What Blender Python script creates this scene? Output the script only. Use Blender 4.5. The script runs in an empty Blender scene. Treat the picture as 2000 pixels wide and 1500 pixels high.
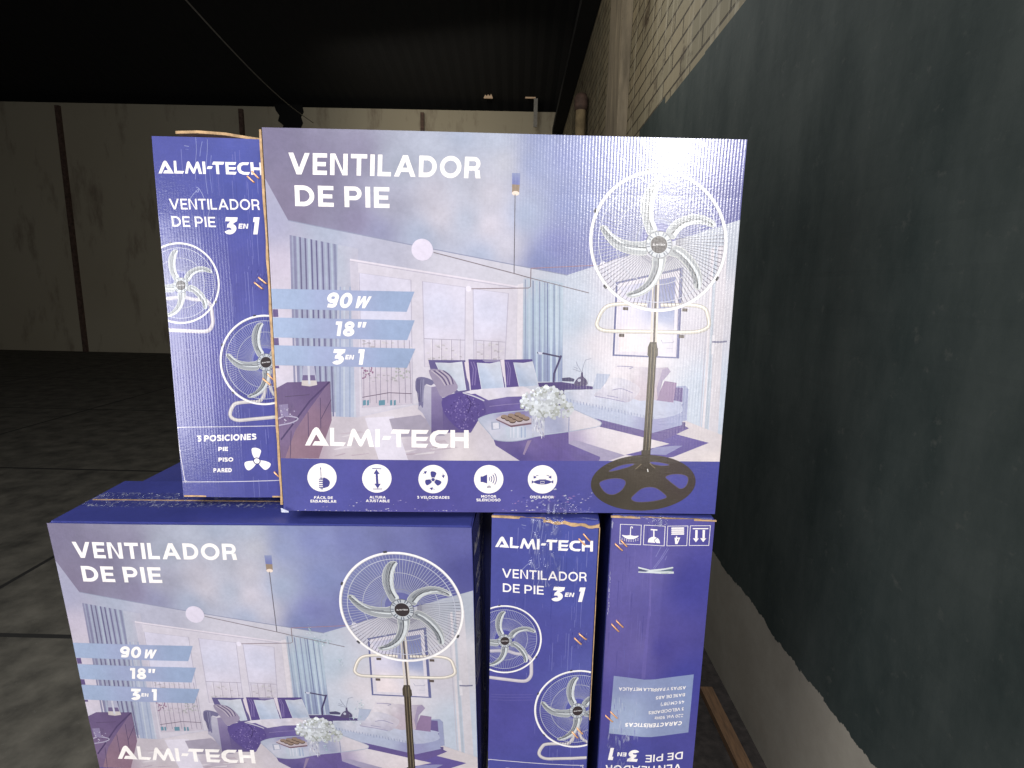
import bpy, bmesh, math, random
import numpy as np
from mathutils import Vector, Matrix
from mathutils.geometry import tessellate_polygon

random.seed(7)
PI = math.pi
S = bpy.context.scene
col = S.collection

# ------------------------------------------------------------------ camera, world, lights
F_PX = 1050.0
EYE = 1.31                                   # lens height above the floor
RC = np.array([[0.999735265649939, 0.022311417251458295, -0.005621323338626262],
               [0.009381153190599447, -0.17217855860919867, 0.9850210850129418],
               [0.021009345079287, -0.9848130505915781, -0.17234228385352615]])  # world axes seen from the lens
cam = bpy.data.cameras.new('camera')
cam.sensor_width = 36.0
cam.lens = 36.0 * F_PX / 2000.0
cam.clip_start = 0.01
cam.clip_end = 100
camo = bpy.data.objects.new('camera', cam)
col.objects.link(camo)
right, down, fwd = RC[:, 0], RC[:, 1], RC[:, 2]
M = Matrix([[right[i], -down[i], -fwd[i], 0] for i in range(3)] + [[0, 0, 0, 1]])
M.translation = Vector((0, 0, EYE))
camo.matrix_world = M
S.camera = camo

world = bpy.data.worlds.new('World')
S.world = world
world.use_nodes = True
bgn = world.node_tree.nodes['Background']
bgn.inputs['Color'].default_value = (0.55, 0.6, 0.7, 1)
bgn.inputs['Strength'].default_value = 0.004
S.view_settings.view_transform = 'Standard'
S.view_settings.look = 'None'
S.view_settings.exposure = 0.0
S.view_settings.gamma = 1.0
S.view_settings.use_curve_mapping = False


def area(name, loc, target, sx, sy, power, color, spread=PI):
    l = bpy.data.lights.new(name, 'AREA')
    l.shape = 'RECTANGLE'
    l.size, l.size_y = sx, sy
    l.energy = power
    l.color = color
    l.spread = spread
    o = bpy.data.objects.new(name, l)
    col.objects.link(o)
    o.location = loc
    o.rotation_euler = (Vector(target) - Vector(loc)).to_track_quat('-Z', 'Y').to_euler()
    return o


# daylight falling in through the open front of the store, behind the photographer, then unseen fill lamps
area('doorway_daylight', (1.15, -2.3, EYE + 0.97), (0.17, 0.71, EYE + .1), 0.32, 0.44, 62, (1.0, 0.99, 0.97))
area('doorway_lower_daylight', (1.12, -2.3, EYE - 0.20), (0.15, 0.7, EYE - .3), 0.26, 1.7, 19, (1.0, 0.95, 0.88))
area('front_daylight', (-0.7, -1.8, EYE + 2.0), (-0.1, 0.75, EYE - 0.35), 2.2, 1.0, 104, (0.985, 0.99, 1.0))
area('low_front_fill', (-2.3, -1.6, EYE - 0.4), (-0.2, 0.75, EYE - .6), 1.0, 1.4, 58, (0.985, 0.99, 1.0))  # unseen fill added to brighten the lower cartons
area('back_room_fill', (-1.5, 7.6, 4.2), (-1.0, 10, 3.9), 3.0, 0.4, 10, (1.0, 0.93, 0.8), 2.0)  # unseen fill added to keep the far back wall from going dark
area('side_wall_fill', (-1.6, 2.6, 3.9), (0.73, 4.2, 3.0), 0.8, 0.8, 14, (1.0, 0.94, 0.82), 2.0)  # unseen fill added to light the upper brickwork
area('aisle_fill', (-0.3, 3.4, 3.5), (0.73, 1.3, .6), 0.8, 0.8, 8, (0.95, 0.97, 0.95), 1.6)  # unseen fill added to lift the wall and floor behind the cartons

# ------------------------------------------------------------------ materials
KALB = 0.80


def lin(c):
    c = c / 255.0
    return c / 12.92 if c <= 0.04045 else ((c + 0.055) / 1.055) ** 2.4


def C(r, g, b, k=KALB):
    """ink colour: what the press laid down, from the tone seen on the card"""
    out = []
    for c, t in ((r, .97), (g, .985), (b, 1.0)):
        v = lin(min(255, c)) ** 1.13
        m = max(0, min(1, (v - .30) / .35))
        hi = max(0, min(1, (v - .80) / .10))
        v *= 1 - .09 * m * (1 - hi)
        out.append(v * (t + (1 - t) * hi))
    y = .25 * out[0] + .6 * out[1] + .15 * out[2]
    return tuple((x + (y - x) * .06) * k for x in out)


def new_mat(name):
    m = bpy.data.materials.new(name)
    m.use_nodes = True
    nt = m.node_tree
    b = nt.nodes['Principled BSDF']
    return m, nt, b


def N(nt, t, **kw):
    n = nt.nodes.new(t)
    for k, v in kw.items():
        if k in n.inputs:
            n.inputs[k].default_value = v
        else:
            setattr(n, k, v)
    return n


def math_n(nt, op, a, b=None, c=None):
    n = nt.nodes.new('ShaderNodeMath')
    n.operation = op
    for i, x in enumerate((a, b, c)):
        if x is None:
            continue
        if isinstance(x, (int, float)):
            n.inputs[i].default_value = x
        else:
            nt.links.new(x, n.inputs[i])
    return n.outputs[0]


def mix_c(nt, fac, a, b, mode='MIX'):
    n = nt.nodes.new('ShaderNodeMix')
    n.data_type = 'RGBA'
    n.blend_type = mode
    for sock, x in ((n.inputs[0], fac), (n.inputs[6], a), (n.inputs[7], b)):
        if isinstance(x, (int, float)):
            sock.default_value = x
        elif isinstance(x, tuple):
            sock.default_value = x if len(x) == 4 else (*x, 1)
        else:
            nt.links.new(x, sock)
    return n.outputs[2]


def fluted_normal(nt, amp, period, coords):
    """normal of a board whose flutes print through: analytic ripples along local X, plus paper crinkle"""
    sep = N(nt, 'ShaderNodeSeparateXYZ')
    nt.links.new(coords, sep.inputs[0])
    nz = N(nt, 'ShaderNodeTexNoise', Scale=9.0, Detail=2.0)
    nt.links.new(coords, nz.inputs['Vector'])
    nx = N(nt, 'ShaderNodeTexNoise', Scale=60.0, Detail=3.0)
    ms = N(nt, 'ShaderNodeMapping')
    ms.inputs['Scale'].default_value = (1, 1, .12)
    nt.links.new(coords, ms.inputs[0])
    nt.links.new(ms.outputs[0], nx.inputs['Vector'])
    ph = math_n(nt, 'MULTIPLY_ADD', sep.outputs[0], 2 * PI / period, math_n(nt, 'MULTIPLY', nz.outputs[0], 2.5))
    co = math_n(nt, 'COSINE', ph)
    am = math_n(nt, 'MULTIPLY', math_n(nt, 'ADD', nx.outputs[0], 0.35), amp)
    sl = math_n(nt, 'MULTIPLY', co, am)
    # slow warp of the panel
    nw = N(nt, 'ShaderNodeTexNoise', Scale=5.0, Detail=1.0)
    nt.links.new(coords, nw.inputs['Vector'])
    sl = math_n(nt, 'ADD', sl, math_n(nt, 'MULTIPLY', math_n(nt, 'SUBTRACT', nw.outputs[0], 0.5), 0.05))
    ax = N(nt, 'ShaderNodeVectorTransform', vector_type='VECTOR', convert_from='OBJECT', convert_to='WORLD')
    ax.inputs[0].default_value = (1, 0, 0)
    sc = N(nt, 'ShaderNodeVectorMath', operation='SCALE')
    nt.links.new(ax.outputs[0], sc.inputs[0])
    nt.links.new(sl, sc.inputs['Scale'])
    geo = N(nt, 'ShaderNodeNewGeometry')
    ad = N(nt, 'ShaderNodeVectorMath', operation='ADD')
    nt.links.new(geo.outputs['Normal'], ad.inputs[0])
    nt.links.new(sc.outputs[0], ad.inputs[1])
    no = N(nt, 'ShaderNodeVectorMath', operation='NORMALIZE')
    nt.links.new(ad.outputs[0], no.inputs[0])
    bp = N(nt, 'ShaderNodeBump', Strength=0.22, Distance=0.0006)
    n2 = N(nt, 'ShaderNodeTexNoise', Scale=260.0, Detail=3.0, Roughness=0.6)
    mp = N(nt, 'ShaderNodeMapping')
    mp.inputs['Scale'].default_value = (0.6, 1, 1.6)
    nt.links.new(coords, mp.inputs[0])
    nt.links.new(mp.outputs[0], n2.inputs['Vector'])
    nt.links.new(n2.outputs[0], bp.inputs['Height'])
    nt.links.new(no.outputs[0], bp.inputs['Normal'])
    return bp.outputs[0]


def print_material(name, attr=True, base=None, amp=0.040, scuff=True):
    m, nt, b = new_mat(name)
    tc = N(nt, 'ShaderNodeTexCoord')
    oc = tc.outputs['Object']
    if attr:
        a = N(nt, 'ShaderNodeAttribute', attribute_name='ink')
        c = a.outputs['Color']
    else:
        c = (*base, 1)
    # uneven ink
    n1 = N(nt, 'ShaderNodeTexNoise', Scale=14.0, Detail=5.0, Roughness=0.6)
    nt.links.new(oc, n1.inputs['Vector'])
    rp = N(nt, 'ShaderNodeMapRange')
    rp.inputs[1].default_value = 0.3
    rp.inputs[2].default_value = 0.7
    rp.inputs[3].default_value = 0.90
    rp.inputs[4].default_value = 1.08
    nt.links.new(n1.outputs[0], rp.inputs[0])
    c = mix_c(nt, 1.0, c, rp.outputs[0], 'MULTIPLY')
    # halftone grain
    n4 = N(nt, 'ShaderNodeTexNoise', Scale=170.0, Detail=5.0, Roughness=0.7)
    nt.links.new(oc, n4.inputs['Vector'])
    r4 = N(nt, 'ShaderNodeMapRange')
    r4.inputs[1].default_value = 0.3
    r4.inputs[2].default_value = 0.7
    r4.inputs[3].default_value = 0.93
    r4.inputs[4].default_value = 1.05
    nt.links.new(n4.outputs[0], r4.inputs[0])
    c = mix_c(nt, 1.0, c, r4.outputs[0], 'MULTIPLY')
    if scuff:
        # rubbed flecks where the ink is gone
        n3 = N(nt, 'ShaderNodeTexNoise', Scale=55.0, Detail=6.0, Roughness=0.75)
        mp = N(nt, 'ShaderNodeMapping')
        mp.inputs['Scale'].default_value = (1.0, 1.0, 0.35)
        nt.links.new(oc, mp.inputs[0])
        nt.links.new(mp.outputs[0], n3.inputs['Vector'])
        r3 = N(nt, 'ShaderNodeMapRange')
        r3.inputs[1].default_value = 0.70
        r3.inputs[2].default_value = 0.80
        r3.inputs[4].default_value = 0.55
        nt.links.new(n3.outputs[0], r3.inputs[0])
        c = mix_c(nt, r3.outputs[0], c, (0.42, 0.42, 0.52))
    nt.links.new(c, b.inputs['Base Color'])
    b.inputs['Roughness'].default_value = 0.5
    b.inputs['Specular IOR Level'].default_value = 0.2
    b.inputs['Coat Weight'].default_value = 1.0
    b.inputs['Coat Roughness'].default_value = 0.19
    b.inputs['Coat IOR'].default_value = 1.5
    nt.links.new(fluted_normal(nt, amp, 0.0040, oc), b.inputs['Coat Normal'])
    nt.links.new(fluted_normal(nt, amp * .15, 0.0040, oc), b.inputs['Normal'])
    return m


def plain(name, base, rough=0.7, metal=0.0, nscale=30.0, var=0.25, bump=0.0, bdist=0.002, stretch=(1, 1, 1)):
    m, nt, b = new_mat(name)
    tc = N(nt, 'ShaderNodeTexCoord')
    mp = N(nt, 'ShaderNodeMapping')
    mp.inputs['Scale'].default_value = stretch
    nt.links.new(tc.outputs['Object'], mp.inputs[0])
    n = N(nt, 'ShaderNodeTexNoise', Scale=nscale, Detail=6.0, Roughness=0.6)
    nt.links.new(mp.outputs[0], n.inputs['Vector'])
    d = tuple(x * (1 - var) for x in base)
    l = tuple(min(1, x * (1 + var)) for x in base)
    r = N(nt, 'ShaderNodeMapRange')
    r.inputs[1].default_value = 0.3
    r.inputs[2].default_value = 0.7
    nt.links.new(n.outputs[0], r.inputs[0])
    nt.links.new(mix_c(nt, r.outputs[0], d, l), b.inputs['Base Color'])
    b.inputs['Roughness'].default_value = rough
    b.inputs['Metallic'].default_value = metal
    if bump:
        bp = N(nt, 'ShaderNodeBump', Strength=bump, Distance=bdist)
        nt.links.new(n.outputs[0], bp.inputs['Height'])
        nt.links.new(bp.outputs[0], b.inputs['Normal'])
    return m


BLUE = C(86, 90, 168)
MAT = {}
MAT['print'] = print_material('printed_card')
MAT['blue'] = print_material('blue_card', False, C(80, 86, 164), amp=0.05)
MAT['raw'] = plain('raw_corrugated_card', (0.42, 0.27, 0.14), 0.85, nscale=120, var=0.35, bump=0.4)
MAT['copper'] = plain('copper_wire', (0.90, 0.46, 0.24), 0.4, 0.45, nscale=200, var=0.2)
MAT['hole'] = plain('dark_puncture', (0.02, 0.02, 0.05), 0.9)
MAT['concrete'] = plain('concrete_floor', (0.10, 0.092, 0.075), 0.85, nscale=7, var=0.55, bump=0.5, bdist=0.004)
MAT['dirt'] = plain('dirty_floor_strip', (0.030, 0.024, 0.022), 0.95, nscale=40, var=0.6, bump=0.8, bdist=0.006)
MAT['wood'] = plain('weathered_batten', (0.14, 0.075, 0.036), 0.75, nscale=18, var=0.4, bump=0.4, stretch=(8, 1, 8))
MAT['roof'] = plain('black_roof', (0.0010, 0.0009, 0.0010), 0.95, nscale=6, var=0.6)  # near-black base colour for the roof
MAT['wire'] = plain('old_cable', (0.22, 0.21, 0.19), 0.6)
MAT['plaster'] = plain('grimy_plaster', (0.20, 0.165, 0.115), 0.9, nscale=5, var=0.45, stretch=(3, 3, .5))
MAT['pipe'] = plain('rusty_pipe', (0.10, 0.06, 0.045), 0.8, nscale=20, var=0.5)
MAT['post'] = plain('yellowed_post', (0.33, 0.25, 0.14), 0.8, nscale=10, var=0.3)


def add_floor_joints(m):
    nt = m.node_tree
    b = nt.nodes['Principled BSDF']
    src = b.inputs['Base Color'].links[0].from_socket
    tc = N(nt, 'ShaderNodeTexCoord')
    br = N(nt, 'ShaderNodeTexBrick', Scale=1.0)
    br.offset = 0.0
    br.inputs['Brick Width'].default_value = 2.2
    br.inputs['Row Height'].default_value = 1.8
    br.inputs['Mortar Size'].default_value = 0.012
    nt.links.new(tc.outputs['Object'], br.inputs['Vector'])
    n = N(nt, 'ShaderNodeTexNoise', Scale=60.0, Detail=4.0, Roughness=0.8)
    nt.links.new(tc.outputs['Object'], n.inputs['Vector'])
    r = N(nt, 'ShaderNodeMapRange')
    r.inputs[1].default_value = 0.62
    r.inputs[2].default_value = 0.70
    r.inputs[4].default_value = 0.6
    nt.links.new(n.outputs[0], r.inputs[0])
    c = mix_c(nt, r.outputs[0], src, (0.17, 0.16, 0.14))
    nt.links.new(mix_c(nt, br.outputs['Fac'], c, (0.015, 0.014, 0.013)), b.inputs['Base Color'])


add_floor_joints(MAT['concrete'])


def tape_material():
    m, nt, b = new_mat('clear_tape')
    tc = N(nt, 'ShaderNodeTexCoord')
    n = N(nt, 'ShaderNodeTexNoise', Scale=90.0, Detail=4.0, Distortion=1.5)
    mp = N(nt, 'ShaderNodeMapping')
    mp.inputs['Scale'].default_value = (1.6, 1, 0.4)
    nt.links.new(tc.outputs['Object'], mp.inputs[0])
    nt.links.new(mp.outputs[0], n.inputs['Vector'])
    bp = N(nt, 'ShaderNodeBump', Strength=0.9, Distance=0.004)
    nt.links.new(n.outputs[0], bp.inputs['Height'])
    gl = N(nt, 'ShaderNodeBsdfGlossy', Roughness=0.12)
    gl.inputs['Color'].default_value = (0.9, 0.9, 0.95, 1)
    nt.links.new(bp.outputs[0], gl.inputs['Normal'])
    tr = N(nt, 'ShaderNodeBsdfTransparent')
    df = N(nt, 'ShaderNodeBsdfDiffuse')
    df.inputs['Color'].default_value = (0.55, 0.57, 0.68, 1)
    r = N(nt, 'ShaderNodeMapRange')
    r.inputs[1].default_value = 0.56
    r.inputs[2].default_value = 0.70
    r.inputs[3].default_value = 0.0
    r.inputs[4].default_value = 0.32
    nt.links.new(n.outputs[0], r.inputs[0])
    m1 = N(nt, 'ShaderNodeMixShader')
    nt.links.new(r.outputs[0], m1.inputs[0])
    nt.links.new(tr.outputs[0], m1.inputs[1])
    nt.links.new(df.outputs[0], m1.inputs[2])
    m2 = N(nt, 'ShaderNodeMixShader')
    m2.inputs[0].default_value = 0.05
    nt.links.new(m1.outputs[0], m2.inputs[1])
    nt.links.new(gl.outputs[0], m2.inputs[2])
    nt.links.new(m2.outputs[0], nt.nodes['Material Output'].inputs[0])
    return m


MAT['tape'] = tape_material()


def side_wall_material():
    """dirty white skirting, dark green dado with a stepped top, stained brickwork above (object Z up, Y along)"""
    m, nt, b = new_mat('painted_brick_wall')
    tc = N(nt, 'ShaderNodeTexCoord')
    oc = tc.outputs['Object']
    sep = N(nt, 'ShaderNodeSeparateXYZ')
    nt.links.new(oc, sep.inputs[0])
    cmb = N(nt, 'ShaderNodeCombineXYZ')
    nt.links.new(sep.outputs[1], cmb.inputs[0])
    nt.links.new(sep.outputs[2], cmb.inputs[1])
    br = N(nt, 'ShaderNodeTexBrick', Scale=1.0)
    br.inputs['Brick Width'].default_value = 0.30
    br.inputs['Row Height'].default_value = 0.085
    br.inputs['Mortar Size'].default_value = 0.007
    br.inputs['Mortar Smooth'].default_value = 0.3
    br.inputs['Color1'].default_value = (0.24, 0.20, 0.13, 1)
    br.inputs['Color2'].default_value = (0.19, 0.165, 0.11, 1)
    br.inputs['Mortar'].default_value = (0.06, 0.048, 0.034, 1)
    nt.links.new(cmb.outputs[0], br.inputs['Vector'])
    # pale runs of old whitewash and brown stains
    mp = N(nt, 'ShaderNodeMapping')
    mp.inputs['Scale'].default_value = (1, 7, 0.35)
    nt.links.new(oc, mp.inputs[0])
    n1 = N(nt, 'ShaderNodeTexNoise', Scale=2.2, Detail=6.0, Roughness=0.65)
    nt.links.new(mp.outputs[0], n1.inputs['Vector'])
    r1 = N(nt, 'ShaderNodeMapRange')
    r1.inputs[1].default_value = 0.53
    r1.inputs[2].default_value = 0.66
    r1.inputs[4].default_value = 0.75
    nt.links.new(n1.outputs[0], r1.inputs[0])
    c = mix_c(nt, r1.outputs[0], br.outputs['Color'], (0.36, 0.32, 0.24))
    n2 = N(nt, 'ShaderNodeTexNoise', Scale=3.5, Detail=8.0, Roughness=0.75)
    nt.links.new(oc, n2.inputs['Vector'])
    r2 = N(nt, 'ShaderNodeMapRange')
    r2.inputs[1].default_value = 0.54
    r2.inputs[2].default_value = 0.64
    r2.inputs[4].default_value = 0.85
    nt.links.new(n2.outputs[0], r2.inputs[0])
    c = mix_c(nt, r2.outputs[0], c, (0.055, 0.038, 0.026))
    # green dado, top edge stepping along the courses
    stp = math_n(nt, 'MULTIPLY', math_n(nt, 'FLOOR', math_n(nt, 'MULTIPLY', sep.outputs[1], 1.7)), 0.77)
    wig = math_n(nt, 'MULTIPLY', math_n(nt, 'SINE', math_n(nt, 'MULTIPLY', stp, 5.3)), 0.022)
    edge = math_n(nt, 'ADD', wig, 2.27)
    isg = math_n(nt, 'LESS_THAN', sep.outputs[2], edge)
    n4 = N(nt, 'ShaderNodeTexNoise', Scale=4.0, Detail=5.0)
    nt.links.new(oc, n4.inputs['Vector'])
    mv = N(nt, 'ShaderNodeMapping')
    mv.inputs['Scale'].default_value = (1, 1.8, .8)
    nt.links.new(oc, mv.inputs[0])
    n7 = N(nt, 'ShaderNodeTexNoise', Scale=3.0, Detail=6.0, Roughness=0.65)
    nt.links.new(mv.outputs[0], n7.inputs['Vector'])
    r7 = N(nt, 'ShaderNodeMapRange')
    r7.inputs[1].default_value = 0.35
    r7.inputs[2].default_value = 0.68
    nt.links.new(n7.outputs[0], r7.inputs[0])
    gr = mix_c(nt, r7.outputs[0], (0.024, 0.033, 0.031), (0.052, 0.062, 0.057))
    n8 = N(nt, 'ShaderNodeTexNoise', Scale=26.0, Detail=5.0, Roughness=0.7)
    nt.links.new(oc, n8.inputs['Vector'])
    r8 = N(nt, 'ShaderNodeMapRange')
    r8.inputs[1].default_value = 0.60
    r8.inputs[2].default_value = 0.72
    r8.inputs[4].default_value = 0.5
    nt.links.new(n8.outputs[0], r8.inputs[0])
    gr = mix_c(nt, r8.outputs[0], gr, (0.085, 0.088, 0.078))
    joint = math_n(nt, 'MULTIPLY', br.outputs['Fac'], 0.05)
    gr = mix_c(nt, joint, gr, (0.016, 0.020, 0.019))
    c = mix_c(nt, isg, c, gr)
    n5 = N(nt, 'ShaderNodeTexNoise', Scale=5.0, Detail=7.0, Roughness=0.7)
    nt.links.new(oc, n5.inputs['Vector'])
    wh = mix_c(nt, n5.outputs[0], (0.20, 0.175, 0.14), (0.40, 0.37, 0.31))
    isw = math_n(nt, 'LESS_THAN', sep.outputs[2], math_n(nt, 'MULTIPLY_ADD', n5.outputs[0], 0.09, 0.345))
    c = mix_c(nt, isw, c, wh)
    nt.links.new(c, b.inputs['Base Color'])
    b.inputs['Roughness'].default_value = 0.8
    b.inputs['Specular IOR Level'].default_value = 0.2
    bp = N(nt, 'ShaderNodeBump', Strength=0.6, Distance=0.008)
    rough = math_n(nt, 'ADD', math_n(nt, 'MULTIPLY', n8.outputs[0], 0.15), math_n(nt, 'MULTIPLY', br.outputs['Fac'], 0.012))
    nt.links.new(mix_c(nt, isg, br.outputs['Fac'], rough), bp.inputs['Height'])
    bp.invert = True
    nt.links.new(bp.outputs[0], b.inputs['Normal'])
    return m


def back_wall_material():
    m, nt, b = new_mat('stained_plaster')
    tc = N(nt, 'ShaderNodeTexCoord')
    oc = tc.outputs['Object']
    sep = N(nt, 'ShaderNodeSeparateXYZ')
    nt.links.new(oc, sep.inputs[0])
    n = N(nt, 'ShaderNodeTexNoise', Scale=1.3, Detail=8.0, Roughness=0.7)
    mps = N(nt, 'ShaderNodeMapping')
    mps.inputs['Scale'].default_value = (1.6, 1, .45)
    nt.links.new(oc, mps.inputs[0])
    nt.links.new(mps.outputs[0], n.inputs['Vector'])
    r = N(nt, 'ShaderNodeMapRange')
    r.inputs[1].default_value = 0.54
    r.inputs[2].default_value = 0.70
    r.inputs[4].default_value = 0.75
    nt.links.new(n.outputs[0], r.inputs[0])
    n2 = N(nt, 'ShaderNodeTexNoise', Scale=0.6, Detail=3.0)
    nt.links.new(oc, n2.inputs['Vector'])
    base = mix_c(nt, n2.outputs[0], (0.36, 0.31, 0.22), (0.46, 0.42, 0.32))
    c = mix_c(nt, r.outputs[0], base, (0.13, 0.085, 0.06))
    nt.links.new(c, b.inputs['Base Color'])
    b.inputs['Roughness'].default_value = 0.9
    return m


MAT['side_wall'] = side_wall_material()
MAT['back_wall'] = back_wall_material()


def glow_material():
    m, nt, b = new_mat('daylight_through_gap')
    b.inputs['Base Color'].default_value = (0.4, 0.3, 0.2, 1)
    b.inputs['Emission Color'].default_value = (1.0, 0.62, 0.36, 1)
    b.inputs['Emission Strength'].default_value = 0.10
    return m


MAT['glow'] = glow_material()

# ------------------------------------------------------------------ object helpers


def link_mesh(name, bm, mat, parent=None, smooth=False):
    me = bpy.data.meshes.new(name)
    bm.to_mesh(me)
    bm.free()
    me.materials.append(mat)
    if smooth:
        me.polygons.foreach_set('use_smooth', [True] * len(me.polygons))
    o = bpy.data.objects.new(name, me)
    col.objects.link(o)
    if parent:
        o.parent = parent
    return o


def add_box(bm, x0, x1, y0, y1, z0, z1):
    v = [bm.verts.new(p) for p in ((x0, y0, z0), (x1, y0, z0), (x1, y1, z0), (x0, y1, z0),
                                   (x0, y0, z1), (x1, y0, z1), (x1, y1, z1), (x0, y1, z1))]
    return [bm.faces.new([v[i] for i in f]) for f in
            ((0, 3, 2, 1), (4, 5, 6, 7), (0, 1, 5, 4), (1, 2, 6, 5), (2, 3, 7, 6), (3, 0, 4, 7))]


def add_tube(bm, pts, r, n=8):
    rings = []
    pts = [Vector(p) for p in pts]
    for i, p in enumerate(pts):
        t = (pts[min(i + 1, len(pts) - 1)] - pts[max(i - 1, 0)]).normalized()
        u = t.cross(Vector((0, 0, 1)))
        if u.length < 1e-3:
            u = t.cross(Vector((0, 1, 0)))
        u.normalize()
        w = t.cross(u)
        rr = r[i] if isinstance(r, (list, tuple)) else r
        rings.append([bm.verts.new(p + u * math.cos(a) * rr + w * math.sin(a) * rr)
                      for a in (2 * PI * k / n for k in range(n))])
    for a, b in zip(rings, rings[1:]):
        for k in range(n):
            bm.faces.new((a[k], a[(k + 1) % n], b[(k + 1) % n], b[k]))
    bm.faces.new(rings[0][::-1])
    bm.faces.new(rings[-1])


def thing(name, label, cat, loc=(0, 0, 0), rot=(0, 0, 0), group=None):
    o = bpy.data.objects.new(name, None)
    o.empty_display_size = 0.1
    col.objects.link(o)
    o.location = loc
    o.rotation_euler = rot
    o['label'] = label
    o['category'] = cat
    if group:
        o['group'] = group
    return o


def tag(o, label, cat, group=None):
    o['label'] = label
    o['category'] = cat
    if group:
        o['group'] = group
    return o


def structure(o):
    o['kind'] = 'structure'
    return o


# ------------------------------------------------------------------ rectifying the printed faces
def rot3(a, b, c):
    return np.array(Matrix.Rotation(a, 3, 'Z') @ Matrix.Rotation(b, 3, 'X') @ Matrix.Rotation(c, 3, 'Y'))


def face_map(O, R):
    """photograph pixel -> (x, z) in metres on a printed face whose top left corner is O"""
    O = np.array(O)

    def f(px, py):
        d = RC @ np.array([(px - 1000) / F_PX, (py - 750) / F_PX, 1.0])
        n = R[:, 1]
        p = d * ((O @ n) / (d @ n)) - O
        return (float(p @ R[:, 0]), float(p @ R[:, 2]))
    return f


W, H, T = 0.600, 0.4957, 0.148              # carton: width, height, thickness
POSE_FRONT = ((-.3164, .6979, .1895), (.0308, -.0019, -.0032))
A = face_map(POSE_FRONT[0], rot3(*POSE_FRONT[1]))
EM = face_map((-.0279, .703, -.308), rot3(-.1015, 0, 0))
BMAP = face_map((-.4809, .7415, .188), rot3(.0436, 0, 0))
FM = face_map((.1383, .7117, -.309), rot3(0, 0, 0))


def Z(m, x0, y0, s):
    """coordinates read off an enlarged crop"""
    return lambda x, y: m(x0 + x / s, y0 + y / s)


# ------------------------------------------------------------------ ink: flat printed shapes stacked in hair-thin layers
EPS = 7e-6


def clip_rect(pts, cols, r):
    x0, x1, y0, y1 = r
    P = [(p[0], p[1], *c) for p, c in zip(pts, cols)]
    for ax, lim, sg in ((0, x0, 1), (0, x1, -1), (1, y0, 1), (1, y1, -1)):
        out = []
        for i in range(len(P)):
            a, b = P[i - 1], P[i]
            da, db = (a[ax] - lim) * sg, (b[ax] - lim) * sg
            if (da >= 0) != (db >= 0):
                t = da / (da - db)
                out.append(tuple(a[k] + (b[k] - a[k]) * t for k in range(5)))
            if db >= 0:
                out.append(b)
        P = out
        if len(P) < 3:
            return [], []
    return [p[:2] for p in P], [p[2:] for p in P]


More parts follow.
